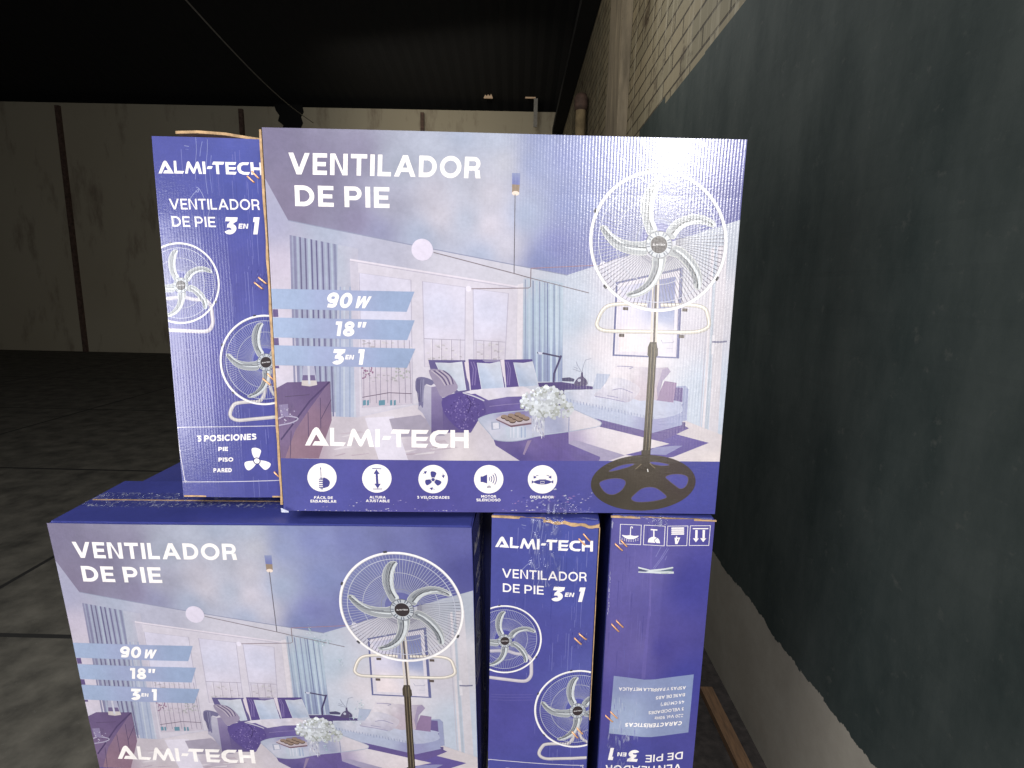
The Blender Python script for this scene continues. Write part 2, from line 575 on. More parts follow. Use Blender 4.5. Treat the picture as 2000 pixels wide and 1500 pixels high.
class Ink:
    def __init__(self, w, h):
        self.w, self.h = w, h
        self.rect = (0.0006, w - 0.0006, -h + 0.0006, -0.0006)
        self.grid = np.zeros((160, 160), int)
        self.parts = []
        self.order = []
        self.level = None
        self.xb, self.zb = ([0, w], [0, 0]), ([-h, 0], [0, 0])

    def warp(self, x, z):
        return float(np.interp(x, *self.xb) + np.interp(z, *self.zb))

    def part(self, name, parent=-1):
        self.parts.append((name, parent, []))
        return len(self.parts) - 1

    def _cells(self, pts):
        xs = [p[0] for p in pts]
        ys = [-p[1] for p in pts]
        f = lambda v, s: max(0, min(159, int(v / s * 160)))
        return f(min(xs), self.w), f(max(xs), self.w) + 1, f(min(ys), self.h), f(max(ys), self.h) + 1

    def lift(self, pts):
        a, b, c, d = self._cells(pts)
        l = int(self.grid[a:b, c:d].max()) + 1
        self.grid[a:b, c:d] = l
        return l

    def poly(self, pts, c, level=None):
        cols = c if isinstance(c, list) else [c] * len(pts)
        if len(pts) > 4:
            # an outline that will be cut is first split into triangles, so hollow shapes cut cleanly
            xs, ys = [p[0] for p in pts], [p[1] for p in pts]
            r = self.rect
            cut = min(xs) < r[0] or max(xs) > r[1] or min(ys) < r[2] or max(ys) > r[3]
            cut = cut or any(min(xs) < b < max(xs) for b in self.xb[0][1:-1]) or any(min(ys) < b < max(ys) for b in self.zb[0][1:-1])
            if cut:
                if level is None:
                    level = self.lift(pts)
                for t in tessellate_polygon([[Vector((p[0], p[1], 0)) for p in pts]]):
                    self.poly([pts[i] for i in t], [cols[i] for i in t], level)
                return
        pts, cols = clip_rect(pts, cols, self.rect)
        if len(pts) < 3:
            return
        q, qc = [], []
        for p, cc in zip(pts, cols):
            if not q or abs(p[0] - q[-1][0]) + abs(p[1] - q[-1][1]) > 1e-6:
                q.append(p)
                qc.append(cc)
        if len(q) > 3 and abs(q[0][0] - q[-1][0]) + abs(q[0][1] - q[-1][1]) < 1e-6:
            q.pop()
            qc.pop()
        if len(q) < 3:
            return
        ar = sum(q[i - 1][0] * q[i][1] - q[i][0] * q[i - 1][1] for i in range(len(q)))
        if abs(ar) < 1e-9:
            return
        if ar < 0:
            q, qc = q[::-1], qc[::-1]
        if level is None:
            level = self.lift(q)
        # the card is gently buckled: cut the shape along the folds so every piece stays flat on it
        todo = [(q, qc)]
        for ax, bp in ((0, self.xb[0]), (1, self.zb[0])):
            for lim in bp[1:-1]:
                nxt = []
                for a, c_ in todo:
                    v = [p[ax] for p in a]
                    if min(v) < lim - 1e-7 and max(v) > lim + 1e-7:
                        r1, r2 = [-9, 9, -9, 9], [-9, 9, -9, 9]
                        r1[2 * ax + 1] = lim
                        r2[2 * ax] = lim
                        for r in (r1, r2):
                            a2, c2 = clip_rect(a, c_, r)
                            keep = [i for i in range(len(a2)) if abs(a2[i][0] - a2[i - 1][0]) + abs(a2[i][1] - a2[i - 1][1]) > 1e-7]
                            if len(keep) >= 3:
                                nxt.append(([a2[i] for i in keep], [c2[i] for i in keep]))
                    else:
                        nxt.append((a, c_))
                todo = nxt
        for a, c_ in todo:
            self.parts[-1][2].append((a, c_, level))

    def many(self, polys, c):
        allp = [p for q in polys for p in q]
        if not allp:
            return
        l = self.lift(allp)
        for q in polys:
            self.poly(q, c, l)

    def wash(self, pts, ctrl, step=0.006, noise=0.0, nscale=40, soft=1.2e-4):
        """polygon filled with a smooth wash of colour through control points (x, z, colour)"""
        cx = np.array([[k[0], k[1]] for k in ctrl])
        cc = np.array([k[2] for k in ctrl])

        def colr(p):
            d2 = ((cx - np.array(p)) ** 2).sum(1) + soft
            w = 1 / d2 ** 1.6
            v = (cc * w[:, None]).sum(0) / w.sum()
            if noise:
                v = v * (1 + noise * fbm(p[0] * nscale, p[1] * nscale))
            return tuple(v)
        xs = [p[0] for p in pts]
        ys = [p[1] for p in pts]
        l = self.lift(pts)
        x = min(xs)
        while x < max(xs):
            y = min(ys)
            while y < max(ys):
                q, _ = clip_rect(pts, [(0, 0, 0)] * len(pts), (x, x + step, y, y + step))
                if len(q) >= 3:
                    self.poly(q, [colr(p) for p in q], l)
                y += step
            x += step

    def build(self, parent, loc=(0, 0, 0), rz=0.0, mat=None):
        objs = []
        for name, par, polys in self.parts:
            vs, fs, cs = [], [], []
            for q, qc, l in polys:
                b = len(vs)
                vs += [(p[0], -0.0008 - l * EPS + self.warp(*p), p[1]) for p in q]
                cs += [(*c, 1.0) for c in qc]
                fs.append(list(range(b, b + len(q))))
            me = bpy.data.meshes.new(name)
            me.from_pydata(vs, [], fs)
            at = me.color_attributes.new('ink', 'FLOAT_COLOR', 'POINT')
            at.data.foreach_set('color', np.array(cs, np.float32).ravel() if cs else [])
            me.materials.append(mat or MAT['print'])
            o = bpy.data.objects.new(name, me)
            col.objects.link(o)
            if par < 0:
                o.parent = parent
                o.location = (loc[0], loc[1], loc[2] + self.h)
                o.rotation_euler = (0, 0, rz)
            else:
                o.parent = objs[par]
            objs.append(o)
        return objs


_perm = np.random.RandomState(3).rand(64, 64) * 2 - 1


def vnoise(x, y):
    xi, yi = math.floor(x), math.floor(y)
    u, v = x - xi, y - yi
    u, v = u * u * (3 - 2 * u), v * v * (3 - 2 * v)
    g = lambda a, b: _perm[a % 64, b % 64]
    return (g(xi, yi) * (1 - u) + g(xi + 1, yi) * u) * (1 - v) + (g(xi, yi + 1) * (1 - u) + g(xi + 1, yi + 1) * u) * v


def fbm(x, y):
    return vnoise(x, y) * .55 + vnoise(x * 2.1 + 7, y * 2.1) * .3 + vnoise(x * 4.3, y * 4.3 + 3) * .15


def strip(path, w, closed=False):
    """quads along a polyline, w wide (constant or per point)"""
    n = len(path)
    L, R_ = [], []
    for i in range(n):
        a = path[i - 1] if (i > 0 or closed) else path[i]
        b = path[(i + 1) % n] if (i < n - 1 or closed) else path[i]
        dx, dy = b[0] - a[0], b[1] - a[1]
        l = math.hypot(dx, dy) or 1e-9
        ww = (w[i] if isinstance(w, (list, tuple)) else w) / 2
        L.append((path[i][0] - dy / l * ww, path[i][1] + dx / l * ww))
        R_.append((path[i][0] + dy / l * ww, path[i][1] - dx / l * ww))
    m = n if closed else n - 1
    return [[L[i], R_[i], R_[(i + 1) % n], L[(i + 1) % n]] for i in range(m)]


def smooth(pts, n=6, closed=False):
    out = []
    k = len(pts)
    for i in range(k if closed else k - 1):
        p0 = pts[(i - 1) % k] if (i > 0 or closed) else pts[i]
        p1, p2 = pts[i], pts[(i + 1) % k]
        p3 = pts[(i + 2) % k] if (i + 2 < k or closed) else p2
        for j in range(n):
            t = j / n
            out.append(tuple(0.5 * (2 * p1[a] + (p2[a] - p0[a]) * t + (2 * p0[a] - 5 * p1[a] + 4 * p2[a] - p3[a]) * t * t
                                    + (3 * p1[a] - p0[a] - 3 * p2[a] + p3[a]) * t ** 3) for a in (0, 1)))
    if not closed:
        out.append(pts[-1])
    return out


def circle(cx, cy, rx, ry=None, n=40):
    ry = rx if ry is None else ry
    return [(cx + rx * math.cos(2 * PI * i / n), cy + ry * math.sin(2 * PI * i / n)) for i in range(n)]


# ------------------------------------------------------------------ lettering drawn from strokes
def ring(cx, cy, rx, ry, w, a0=0.0, a1=360.0, n=28):
    q = []
    for i in range(n):
        t0, t1 = math.radians(a0 + (a1 - a0) * i / n), math.radians(a0 + (a1 - a0) * (i + 1) / n)
        q.append([(cx + rx * math.cos(t0), cy + ry * math.sin(t0)), (cx + rx * math.cos(t1), cy + ry * math.sin(t1)),
                  (cx + (rx - w) * math.cos(t1), cy + (ry - w) * math.sin(t1)),
                  (cx + (rx - w) * math.cos(t0), cy + (ry - w) * math.sin(t0))])
    return q


def rct(x0, y0, x1, y1):
    return [(x0, y0), (x1, y0), (x1, y1), (x0, y1)]


def dia(x0, y0, x1, y1, d):
    return [(x0, y0), (x0 + d, y0), (x1 + d, y1), (x1, y1)]


def bowl(x, y0, y1, xr, w):
    """half-round bowl from a stem at x, between y0 and y1, reaching xr"""
    r = (y1 - y0) / 2
    xs = max(x, xr - r)
    rx = xr - xs
    q = [rct(x, y1 - w, xs, y1), rct(x, y0, xs, y0 + w)] if xs > x + 1e-4 else []
    return q + ring(xs, (y0 + y1) / 2, rx, r, w, -90, 90, 16)


def glyph(ch, w):
    b = w * 0.92
    d = w * 1.12
    if ch == 'I':
        return w, [rct(0, 0, w, 1)]
    if ch in 'EFL':
        x = 0.70 if ch != 'L' else 0.66
        q = [rct(0, 0, w, 1)]
        if ch != 'F':
            q.append(rct(w, 0, x, b))
        if ch != 'L':
            q += [rct(w, 1 - b, x, 1), rct(w, .5 - b / 2, x * .92, .5 + b / 2)]
        return x, q
    if ch == 'T':
        return .80, [rct(0, 1 - b, .8, 1), rct(.4 - w / 2, 0, .4 + w / 2, 1 - b)]
    if ch == 'H':
        return .84, [rct(0, 0, w, 1), rct(.84 - w, 0, .84, 1), rct(w, .5 - b / 2, .84 - w, .5 + b / 2)]
    if ch == 'N':
        return .86, [rct(0, 0, w, 1), rct(.86 - w, 0, .86, 1), [(w * .6, 1), (w * 1.15, 1), (.86 - w * .6, 0), (.86 - w * 1.15, 0)]]
    if ch == 'M':
        return 1.02, [rct(0, 0, w, 1), rct(1.02 - w, 0, 1.02, 1), dia(w * .2, 1, .51 - d / 2, .22, d), dia(1.02 - w * .2 - d, 1, .51 - d / 2, .22, d)]
    if ch == 'V':
        return 1.04, [dia(0, 1, .52 - d / 2, 0, d), dia(1.04 - d, 1, .52 - d / 2, 0, d)]
    if ch == 'A':
        return 1.06, [dia(0, 0, .53 - d / 2, 1, d), dia(1.06 - d, 0, .53 - d / 2, 1, d), rct(.22, .22, .84, .22 + b)]
    if ch == 'W':
        return 1.5, [dia(0, 1, .375 - d / 2, 0, d), dia(.75 - d / 2, 1, .375 - d / 2, 0, d),
                     dia(.75 - d / 2, 1, 1.125 - d / 2, 0, d), dia(1.5 - d, 1, 1.125 - d / 2, 0, d)]
    if ch == 'Y':
        return .96, [dia(0, 1, .48 - d / 2, .4, d), dia(.96 - d, 1, .48 - d / 2, .4, d), rct(.48 - w / 2, 0, .48 + w / 2, .42)]
    if ch == 'D':
        return .88, [rct(0, 0, w, 1)] + bowl(w, 0, 1, .88, w)
    if ch == 'P':
        return .78, [rct(0, 0, w, 1)] + bowl(w, .34, 1, .78, b)
    if ch == 'R':
        return .82, [rct(0, 0, w, 1)] + bowl(w, .36, 1, .78, b) + [dia(.58 - d * .3, .4, .82 - d, 0, d)[0:4]]
    if ch == 'B':
        return .80, [rct(0, 0, w, 1)] + bowl(w, .47, 1, .74, b) + bowl(w, 0, .47 + b * .9, .80, b)
    if ch == 'O':
        return 1.06, ring(.53, .5, .53, .52, w, n=36)
    if ch == 'C':
        return .92, ring(.53, .5, .53, .52, w, 42, 318, 30)
    if ch == 'G':
        return 1.0, ring(.53, .5, .53, .52, w, 42, 345, 30) + [rct(.98 - w, .12, .98, .5)]
    if ch == 'U':
        return .82, [rct(0, .4, w, 1), rct(.82 - w, .4, .82, 1)] + ring(.41, .4, .41, .41, w, 180, 360, 18)
    if ch == 'J':
        return .56, [rct(.56 - w, .35, .56, 1), rct(.1, 1 - b, .56 - w, 1)] + ring(.28, .3, .28, .31, w, 200, 360, 14)
    if ch == 'S':
        p = smooth([(.66, .80), (.50, .97 - w / 2), (.33, 1.0 - w / 2), (.13, .86), (.16, .65), (.38, .53), (.58, .42), (.62, .20),
                    (.45, .02 + w / 2), (.28, .0 + w / 2), (.05, .17)], 5)
        return .70, strip(p, w)
    if ch == '0':
        return .80, ring(.40, .5, .40, .52, w, n=32)
    if ch == '9':
        return .78, ring(.39, .67, .38, .35, w, n=28) + strip(smooth([(.77 - w / 2, .66), (.74 - w / 2, .35), (.55, .08 + w / 4), (.14, .02 + w / 2)], 6), w)
    if ch == '6':
        return .78, ring(.39, .33, .38, .35, w, n=28) + strip(smooth([(w / 2 + .01, .34), (.05 + w / 2, .65), (.25, .92 - w / 4), (.64, .98 - w / 2)], 6), w)
    if ch == '8':
        return .80, ring(.40, .74, .33, .28, w * .92, n=28) + ring(.40, .28, .39, .30, w, n=28)
    if ch == '3':
        xr = .74
        return .76, [rct(.04, 1 - b, .70, 1), [(.70 - w * 1.45, 1 - b), (.70, 1 - b), (.70, 1 - b * .85), (.40 + w * .25, .58), (.22, .56)],
                     rct(.20, .61 - b * .9, .42, .61)] + ring(.41, .30, .34, .31, w, -150, 90, 22)
    if ch == '1':
        return .42, [rct(.42 - w, 0, .42, 1), rct(0, 1 - b, .42 - w, 1)]
    if ch == '2':
        return .74, [rct(.02, 0, .74, b), [(.02, b), (.02 + w * 1.1, b), (.70, .58), (.60, .50)]] + ring(.37, .68, .34, .33, w, -25, 155, 20)
    if ch == '4':
        return .84, [rct(0, .22, .84, .22 + b), dia(0, .22 + b, .40, 1, d), rct(.52, 0, .52 + w, .55)]
    if ch == '5':
        return .76, [rct(.10, 1 - b, .70, 1), rct(.10, .5, .10 + w, 1 - b), rct(.10, .60 - b, .40, .60)] + ring(.42, .31, .33, .32, w, -145, 90, 22)
    if ch == 'o':
        return .66, ring(.33, .36, .33, .37, w, n=24)
    if ch == 'l':
        return w, [rct(0, 0, w, 1.05)]
    if ch == 'd':
        return .66, ring(.33, .36, .33, .37, w, n=24) + [rct(.66 - w, 0, .66, 1.05)]
    if ch == 'z':
        return .56, [rct(0, 0, .56, b), rct(0, .72 - b, .56, .72), dia(0, b, .56 - d, .72 - b, d)]
    if ch == '.':
        return w, [rct(0, 0, w, w)]
    if ch == '-':
        return .45, [rct(0, .38, .45, .38 + b)]
    if ch == '"':
        return w * 2.3, [[(w * .1, .62), (w * .8, .62), (w, 1), (0, 1)], [(w * 1.4, .62), (w * 2.1, .62), (w * 2.3, 1), (w * 1.3, 1)]]
    if ch == '(':
        return .26, strip(smooth([(.24, 1.08), (.09, .75), (.06, .42), (.10, .10), (.24, -.2)], 4), w * .9)
    if ch == ')':
        return .26, strip(smooth([(.02, 1.08), (.17, .75), (.20, .42), (.16, .10), (.02, -.2)], 4), w * .9)
    return .32, []


ACC = {'Á': 'A', 'Í': 'I', 'É': 'E', 'Ó': 'O'}


def text_polys(s, w, track=.15):
    x, groups = 0.0, []
    for ch in s:
        adv, q = glyph(ACC.get(ch, ch), w)
        if ch in ACC:
            q = q + [[(adv / 2 - .06, 1.07), (adv / 2 + .07, 1.07), (adv / 2 + .22, 1.27), (adv / 2 + .04, 1.27)]]
        groups.append([[(p[0] + x, p[1]) for p in k] for k in q])
        x += adv + (track if ch != ' ' else 0)
    return x - track, groups


def text(ink, s, bl, br, tl, c, w=.2, track=.15, slant=0.0):
    """set s so its baseline runs bl -> br and its capitals reach tl"""
    L, groups = text_polys(s, w, track)
    ux, uy = (br[0] - bl[0]) / L, (br[1] - bl[1]) / L
    vx, vy = tl[0] - bl[0], tl[1] - bl[1]
    hl = math.hypot(vx, vy)
    for g in groups:
        for k in g:
            pass
        # pieces of one letter may overlap, so each goes in its own hair-thin layer
        arcs = [k for k in g if len(k) == 4]
        for k in g:
            ink_poly = []
            for p in k:
                sx = p[0] * 1.0
                ink_poly.append((bl[0] + ux * sx + vx * p[1] + slant * p[1] * hl * (1 if ux > 0 else -1),
                                 bl[1] + uy * sx + vy * p[1]))
            ink.poly(ink_poly, c, ink._txt)
        ink._txt += 1


def begin_text(ink, pts):
    ink._txt = ink.lift(pts)


def write(ink, s, bl, br, tl, c, w=.2, track=.15, slant=0.0):
    tr = (br[0] + tl[0] - bl[0], br[1] + tl[1] - bl[1])
    L, groups = text_polys(s, w, track)
    ux, uy = (br[0] - bl[0]) / L, (br[1] - bl[1]) / L
    vx, vy = tl[0] - bl[0], tl[1] - bl[1]
    hl = math.hypot(vx, vy) * (1 if ux > 0 else -1) * slant
    pad = [bl, br, tl, tr]
    base = ink.lift(pad)
    top = base
    for g in groups:
        for i, k in enumerate(g):
            ink.poly([(bl[0] + ux * p[0] + vx * p[1] + hl * p[1], bl[1] + uy * p[0] + vy * p[1]) for p in k], c, base + i % 40)
        top = max(top, base + min(len(g), 40))
    a, b, c_, d = ink._cells(pad)
    ink.grid[a:b, c_:d] = top


# brand lettering traced on the front panel
_z5 = Z(A, 430, 800, 5)
LOGO_Z = [
    [(835, 345), (910, 195), (930, 172), (948, 166), (966, 175), (980, 195), (1070, 348), (905, 344), (930, 303), (985, 303), (945, 235), (885, 345)],
    [(1080, 172), (1120, 172), (1120, 310), (1235, 315), (1210, 350), (1080, 348)],
    [(1245, 350), (1285, 200), (1300, 180), (1318, 180), (1330, 195), (1380, 290), (1425, 205), (1440, 186), (1458, 185), (1470, 203), (1508, 357),
     (1462, 356), (1438, 258), (1395, 345), (1385, 354), (1372, 352), (1362, 343), (1312, 255), (1287, 350)],
    [(1522, 184), (1565, 185), (1565, 357), (1522, 356)],
    [(1603, 250), (1678, 251), (1657, 288), (1585, 287)],
    [(1692, 186), (1860, 190), (1842, 229), (1770, 228), (1772, 360), (1728, 359), (1726, 228), (1668, 227)],
    [(1873, 191), (2040, 193), (2020, 231), (1918, 230), (1918, 262), (2035, 263), (2015, 299), (1918, 298), (1919, 326), (2035, 328), (2013, 366), (1872, 362)],
    [(2236, 195), (2212, 233), (2140, 232), (2110, 250), (2098, 285), (2112, 314), (2150, 329), (2236, 331), (2212, 368), (2130, 366), (2075, 345), (2048, 300), (2054, 245), (2085, 210), (2130, 195)],
    [(2250, 194), (2295, 194), (2295, 263), (2383, 265), (2383, 195), (2428, 196), (2428, 371), (2383, 370), (2383, 303), (2295, 301), (2295, 367), (2251, 366)],
]
_l0, _l1, _l2 = _z5(835, 345), _z5(2428, 371), _z5(2428, 196)
LOGO = []
for pl in LOGO_Z:
    q = []
    for x, y in pl:
        p = _z5(x, y)
        ux, uy = _l1[0] - _l0[0], _l1[1] - _l0[1]
        vx, vy = _l2[0] - _l1[0], _l2[1] - _l1[1]
        dx, dy = p[0] - _l0[0], p[1] - _l0[1]
        det = ux * vy - uy * vx
        q.append(((dx * vy - dy * vx) / det, (ux * dy - uy * dx) / det))
    LOGO.append(q)


def logo(ink, bl, br, tr, c):
    ux, uy = br[0] - bl[0], br[1] - bl[1]
    vx, vy = tr[0] - br[0], tr[1] - br[1]
    ink.many([[(bl[0] + ux * p[0] + vx * p[1], bl[1] + uy * p[0] + vy * p[1]) for p in q] for q in LOGO], c)


# ------------------------------------------------------------------ the printed fan (unit radius, y down)
def _fz(l):
    return [((x - 852) / 683.0, (y - 785) / 615.0) for x, y in l]


BLADES = [
    _fz([(760, 735), (715, 650), (685, 540), (690, 440), (725, 350), (790, 285), (845, 275), (870, 297), (845, 345), (815, 430), (800, 530), (810, 620), (840, 690)]),
    _fz([(930, 715), (985, 640), (1070, 590), (1180, 560), (1290, 565), (1380, 600), (1420, 638), (1415, 660), (1385, 665), (1300, 640), (1200, 640), (1110, 670), (1050, 715), (1005, 770)]),
    _fz([(1010, 830), (1090, 850), (1170, 910), (1240, 990), (1280, 1080), (1280, 1160), (1255, 1205), (1215, 1195), (1205, 1130), (1170, 1060), (1110, 990), (1040, 930), (960, 905)]),
    _fz([(920, 920), (915, 990), (880, 1080), (820, 1170), (730, 1240), (620, 1275), (550, 1270), (535, 1250), (560, 1235), (640, 1210), (720, 1150), (770, 1080), (795, 1000), (800, 930)]),
    _fz([(740, 900), (620, 905), (500, 880), (400, 830), (330, 760), (290, 700), (275, 665), (300, 655), (340, 665), (390, 720), (470, 765), (570, 790), (680, 795), (740, 790)]),
]
# ridge line of each blade (centre of its length)
RIDGES = [_fz([(800, 690), (760, 600), (755, 500), (775, 400), (815, 320), (850, 285)]),
          _fz([(985, 730), (1060, 655), (1150, 615), (1260, 600), (1350, 622), (1400, 650)]),
          _fz([(1000, 870), (1080, 915), (1160, 990), (1220, 1080), (1240, 1150), (1238, 1195)]),
          _fz([(855, 935), (850, 1010), (820, 1090), (760, 1170), (660, 1230), (560, 1252)]),
          _fz([(735, 845), (610, 840), (490, 815), (390, 755), (325, 695), (290, 662)])]


def fan_print(ink, fx, spoke_hi, spoke_lo, on_blue, mtx=1.0):
    """fx maps unit fan coordinates to the face; spoke_hi/lo: wire colour above and below"""
    P = lambda l: [fx(*p) for p in l]
    rad = abs(fx(1, 0)[0] - fx(0, 0)[0])
    # grille wires
    hi, lo = [], []
    n = 104
    for i in range(n):
        a = 2 * PI * (i + .5) / n
        c_, s_ = math.cos(a), math.sin(a)
        q = strip([fx(c_ * .26, s_ * .26), fx(c_ * .98, s_ * .98)], rad * .0085)
        (hi if (s_ < .12 - .22 * c_) else lo).extend(q)
    ink.many(hi, spoke_hi)
    ink.many(lo, spoke_lo)
    if on_blue:
        outer = []
        for i in range(n):
            a = 2 * PI * (i + .5) / n
            c_, s_ = math.cos(a), math.sin(a)
            outer.extend(strip([fx(c_ * .87, s_ * .87), fx(c_ * .98, s_ * .98)], rad * .009))
        ink.many(outer, C(66, 62, 120))
    ink.many([r for r in ring_pts(fx, .32, .012)], C(150, 150, 165))
    ink.many([r for r in ring_pts(fx, .62, .010)], C(198, 198, 214))
    ink.many([r for r in ring_pts(fx, .87, .012)], C(205, 205, 220))
    # blades: dark trailing half, pale ridge
    for k, (bl, rg) in enumerate(zip(BLADES, RIDGES)):
        o = smooth(bl, 3, True)
        ink.poly(P(o), C(164, 167, 172))
        edge = strip(P(o), rad * .012, True)
        ink.many(edge, C(208, 208, 206))
        rs = smooth(rg, 4)
        m = len(rs)
        ink.many(strip(P([(x + .035, y + .012) for x, y in rs]), [rad * .060 * (1 - .5 * i / m) for i in range(m)]), C(224, 227, 230))
        ink.many(strip(P(rs), [rad * .022] * m), C(98, 100, 106))
        ink.many(strip(P([(x - .040, y - .012) for x, y in rs[2:-3]]), rad * .036), C(132, 135, 142))
    # spokes seen in front of the blades
    fr = []
    for i in range(n):
        a = 2 * PI * (i + .5) / n
        c_, s_ = math.cos(a), math.sin(a)
        fr += strip([fx(c_ * .34, s_ * .34), fx(c_ * .84, s_ * .84)], rad * .0035)
    ink.many(fr, C(186, 186, 192))
    # hub
    ink.poly(P(circle(0.01, .055, .19)), C(205, 208, 214))
    seg = []
    for i in range(26):
        a0, a1 = 2 * PI * i / 26, 2 * PI * (i + .5) / 26
        if i % 3 == 2:
            continue
        seg.append(P([(0.01 + .132 * math.cos(a0), .055 + .132 * math.sin(a0)), (.01 + .182 * math.cos(a0), .055 + .182 * math.sin(a0)),
                      (.01 + .182 * math.cos(a1), .055 + .182 * math.sin(a1)), (.01 + .132 * math.cos(a1), .055 + .132 * math.sin(a1))]))
    ink.many(seg, C(120, 125, 140))
    ink.many(ring_pts(fx, .19, .012, (0.01, .055)), C(120, 120, 128))
    ink.poly(P(circle(0.01, .055, .122)), C(66, 56, 60))
    logo(ink, fx(-.083, .068), fx(.103, .068), fx(.103, .042), C(235, 232, 232))
    # rim
    ink.many(ring_pts(fx, .985, .038), C(246, 243, 243))
    ink.many(ring_pts(fx, .962, .012), C(196, 192, 200))
    for a in (205, 140, 32, -98):
        t = math.radians(a)
        ink.many(strip([fx(1.01 * math.cos(t - .03), 1.01 * math.sin(t - .03)), fx(1.01 * math.cos(t + .03), 1.01 * math.sin(t + .03))], rad * .035), C(80, 78, 84))


def ring_pts(fx, r, w, c=(0, 0), n=72):
    q = []
    for i in range(n):
        a, b = 2 * PI * i / n, 2 * PI * (i + 1) / n
        q.append([fx(c[0] + (r - w / 2) * math.cos(a), c[1] + (r - w / 2) * math.sin(a)), fx(c[0] + (r + w / 2) * math.cos(a), c[1] + (r + w / 2) * math.sin(a)),
                  fx(c[0] + (r + w / 2) * math.cos(b), c[1] + (r + w / 2) * math.sin(b)), fx(c[0] + (r - w / 2) * math.cos(b), c[1] + (r - w / 2) * math.sin(b))])
    return q


def tube_print(ink, path, w, base=(214, 205, 196), lite=(246, 240, 232), dark=(150, 140, 132)):
    ink.many(strip(path, w), C(*dark))
    ink.many(strip(path, w * .86), C(*base))
    ink.many(strip([(x - w * .08, y + w * .10) for x, y in path], w * .34), C(*lite))


def prop(ink, c, r, col_, hubcol, a0=90):
    """three-bladed propeller pictogram"""
    for k in range(3):
        a = math.radians(a0 + 120 * k)
        ca, sa = math.cos(a), math.sin(a)
        pts = smooth([(.16, -.10), (.45, -.30), (.80, -.40), (1.0, -.10), (.97, .22), (.62, .26), (.30, .18), (.16, .12)], 4, True)
        ink.poly([(c[0] + r * (x * ca - y * sa), c[1] + r * (x * sa + y * ca)) for x, y in pts], col_)
    ink.poly(circle(c[0], c[1], r * .27), hubcol)
    ink.poly(circle(c[0], c[1], r * .20), col_)


WHITE = C(252, 246, 244)
INKB = C(84, 82, 150)


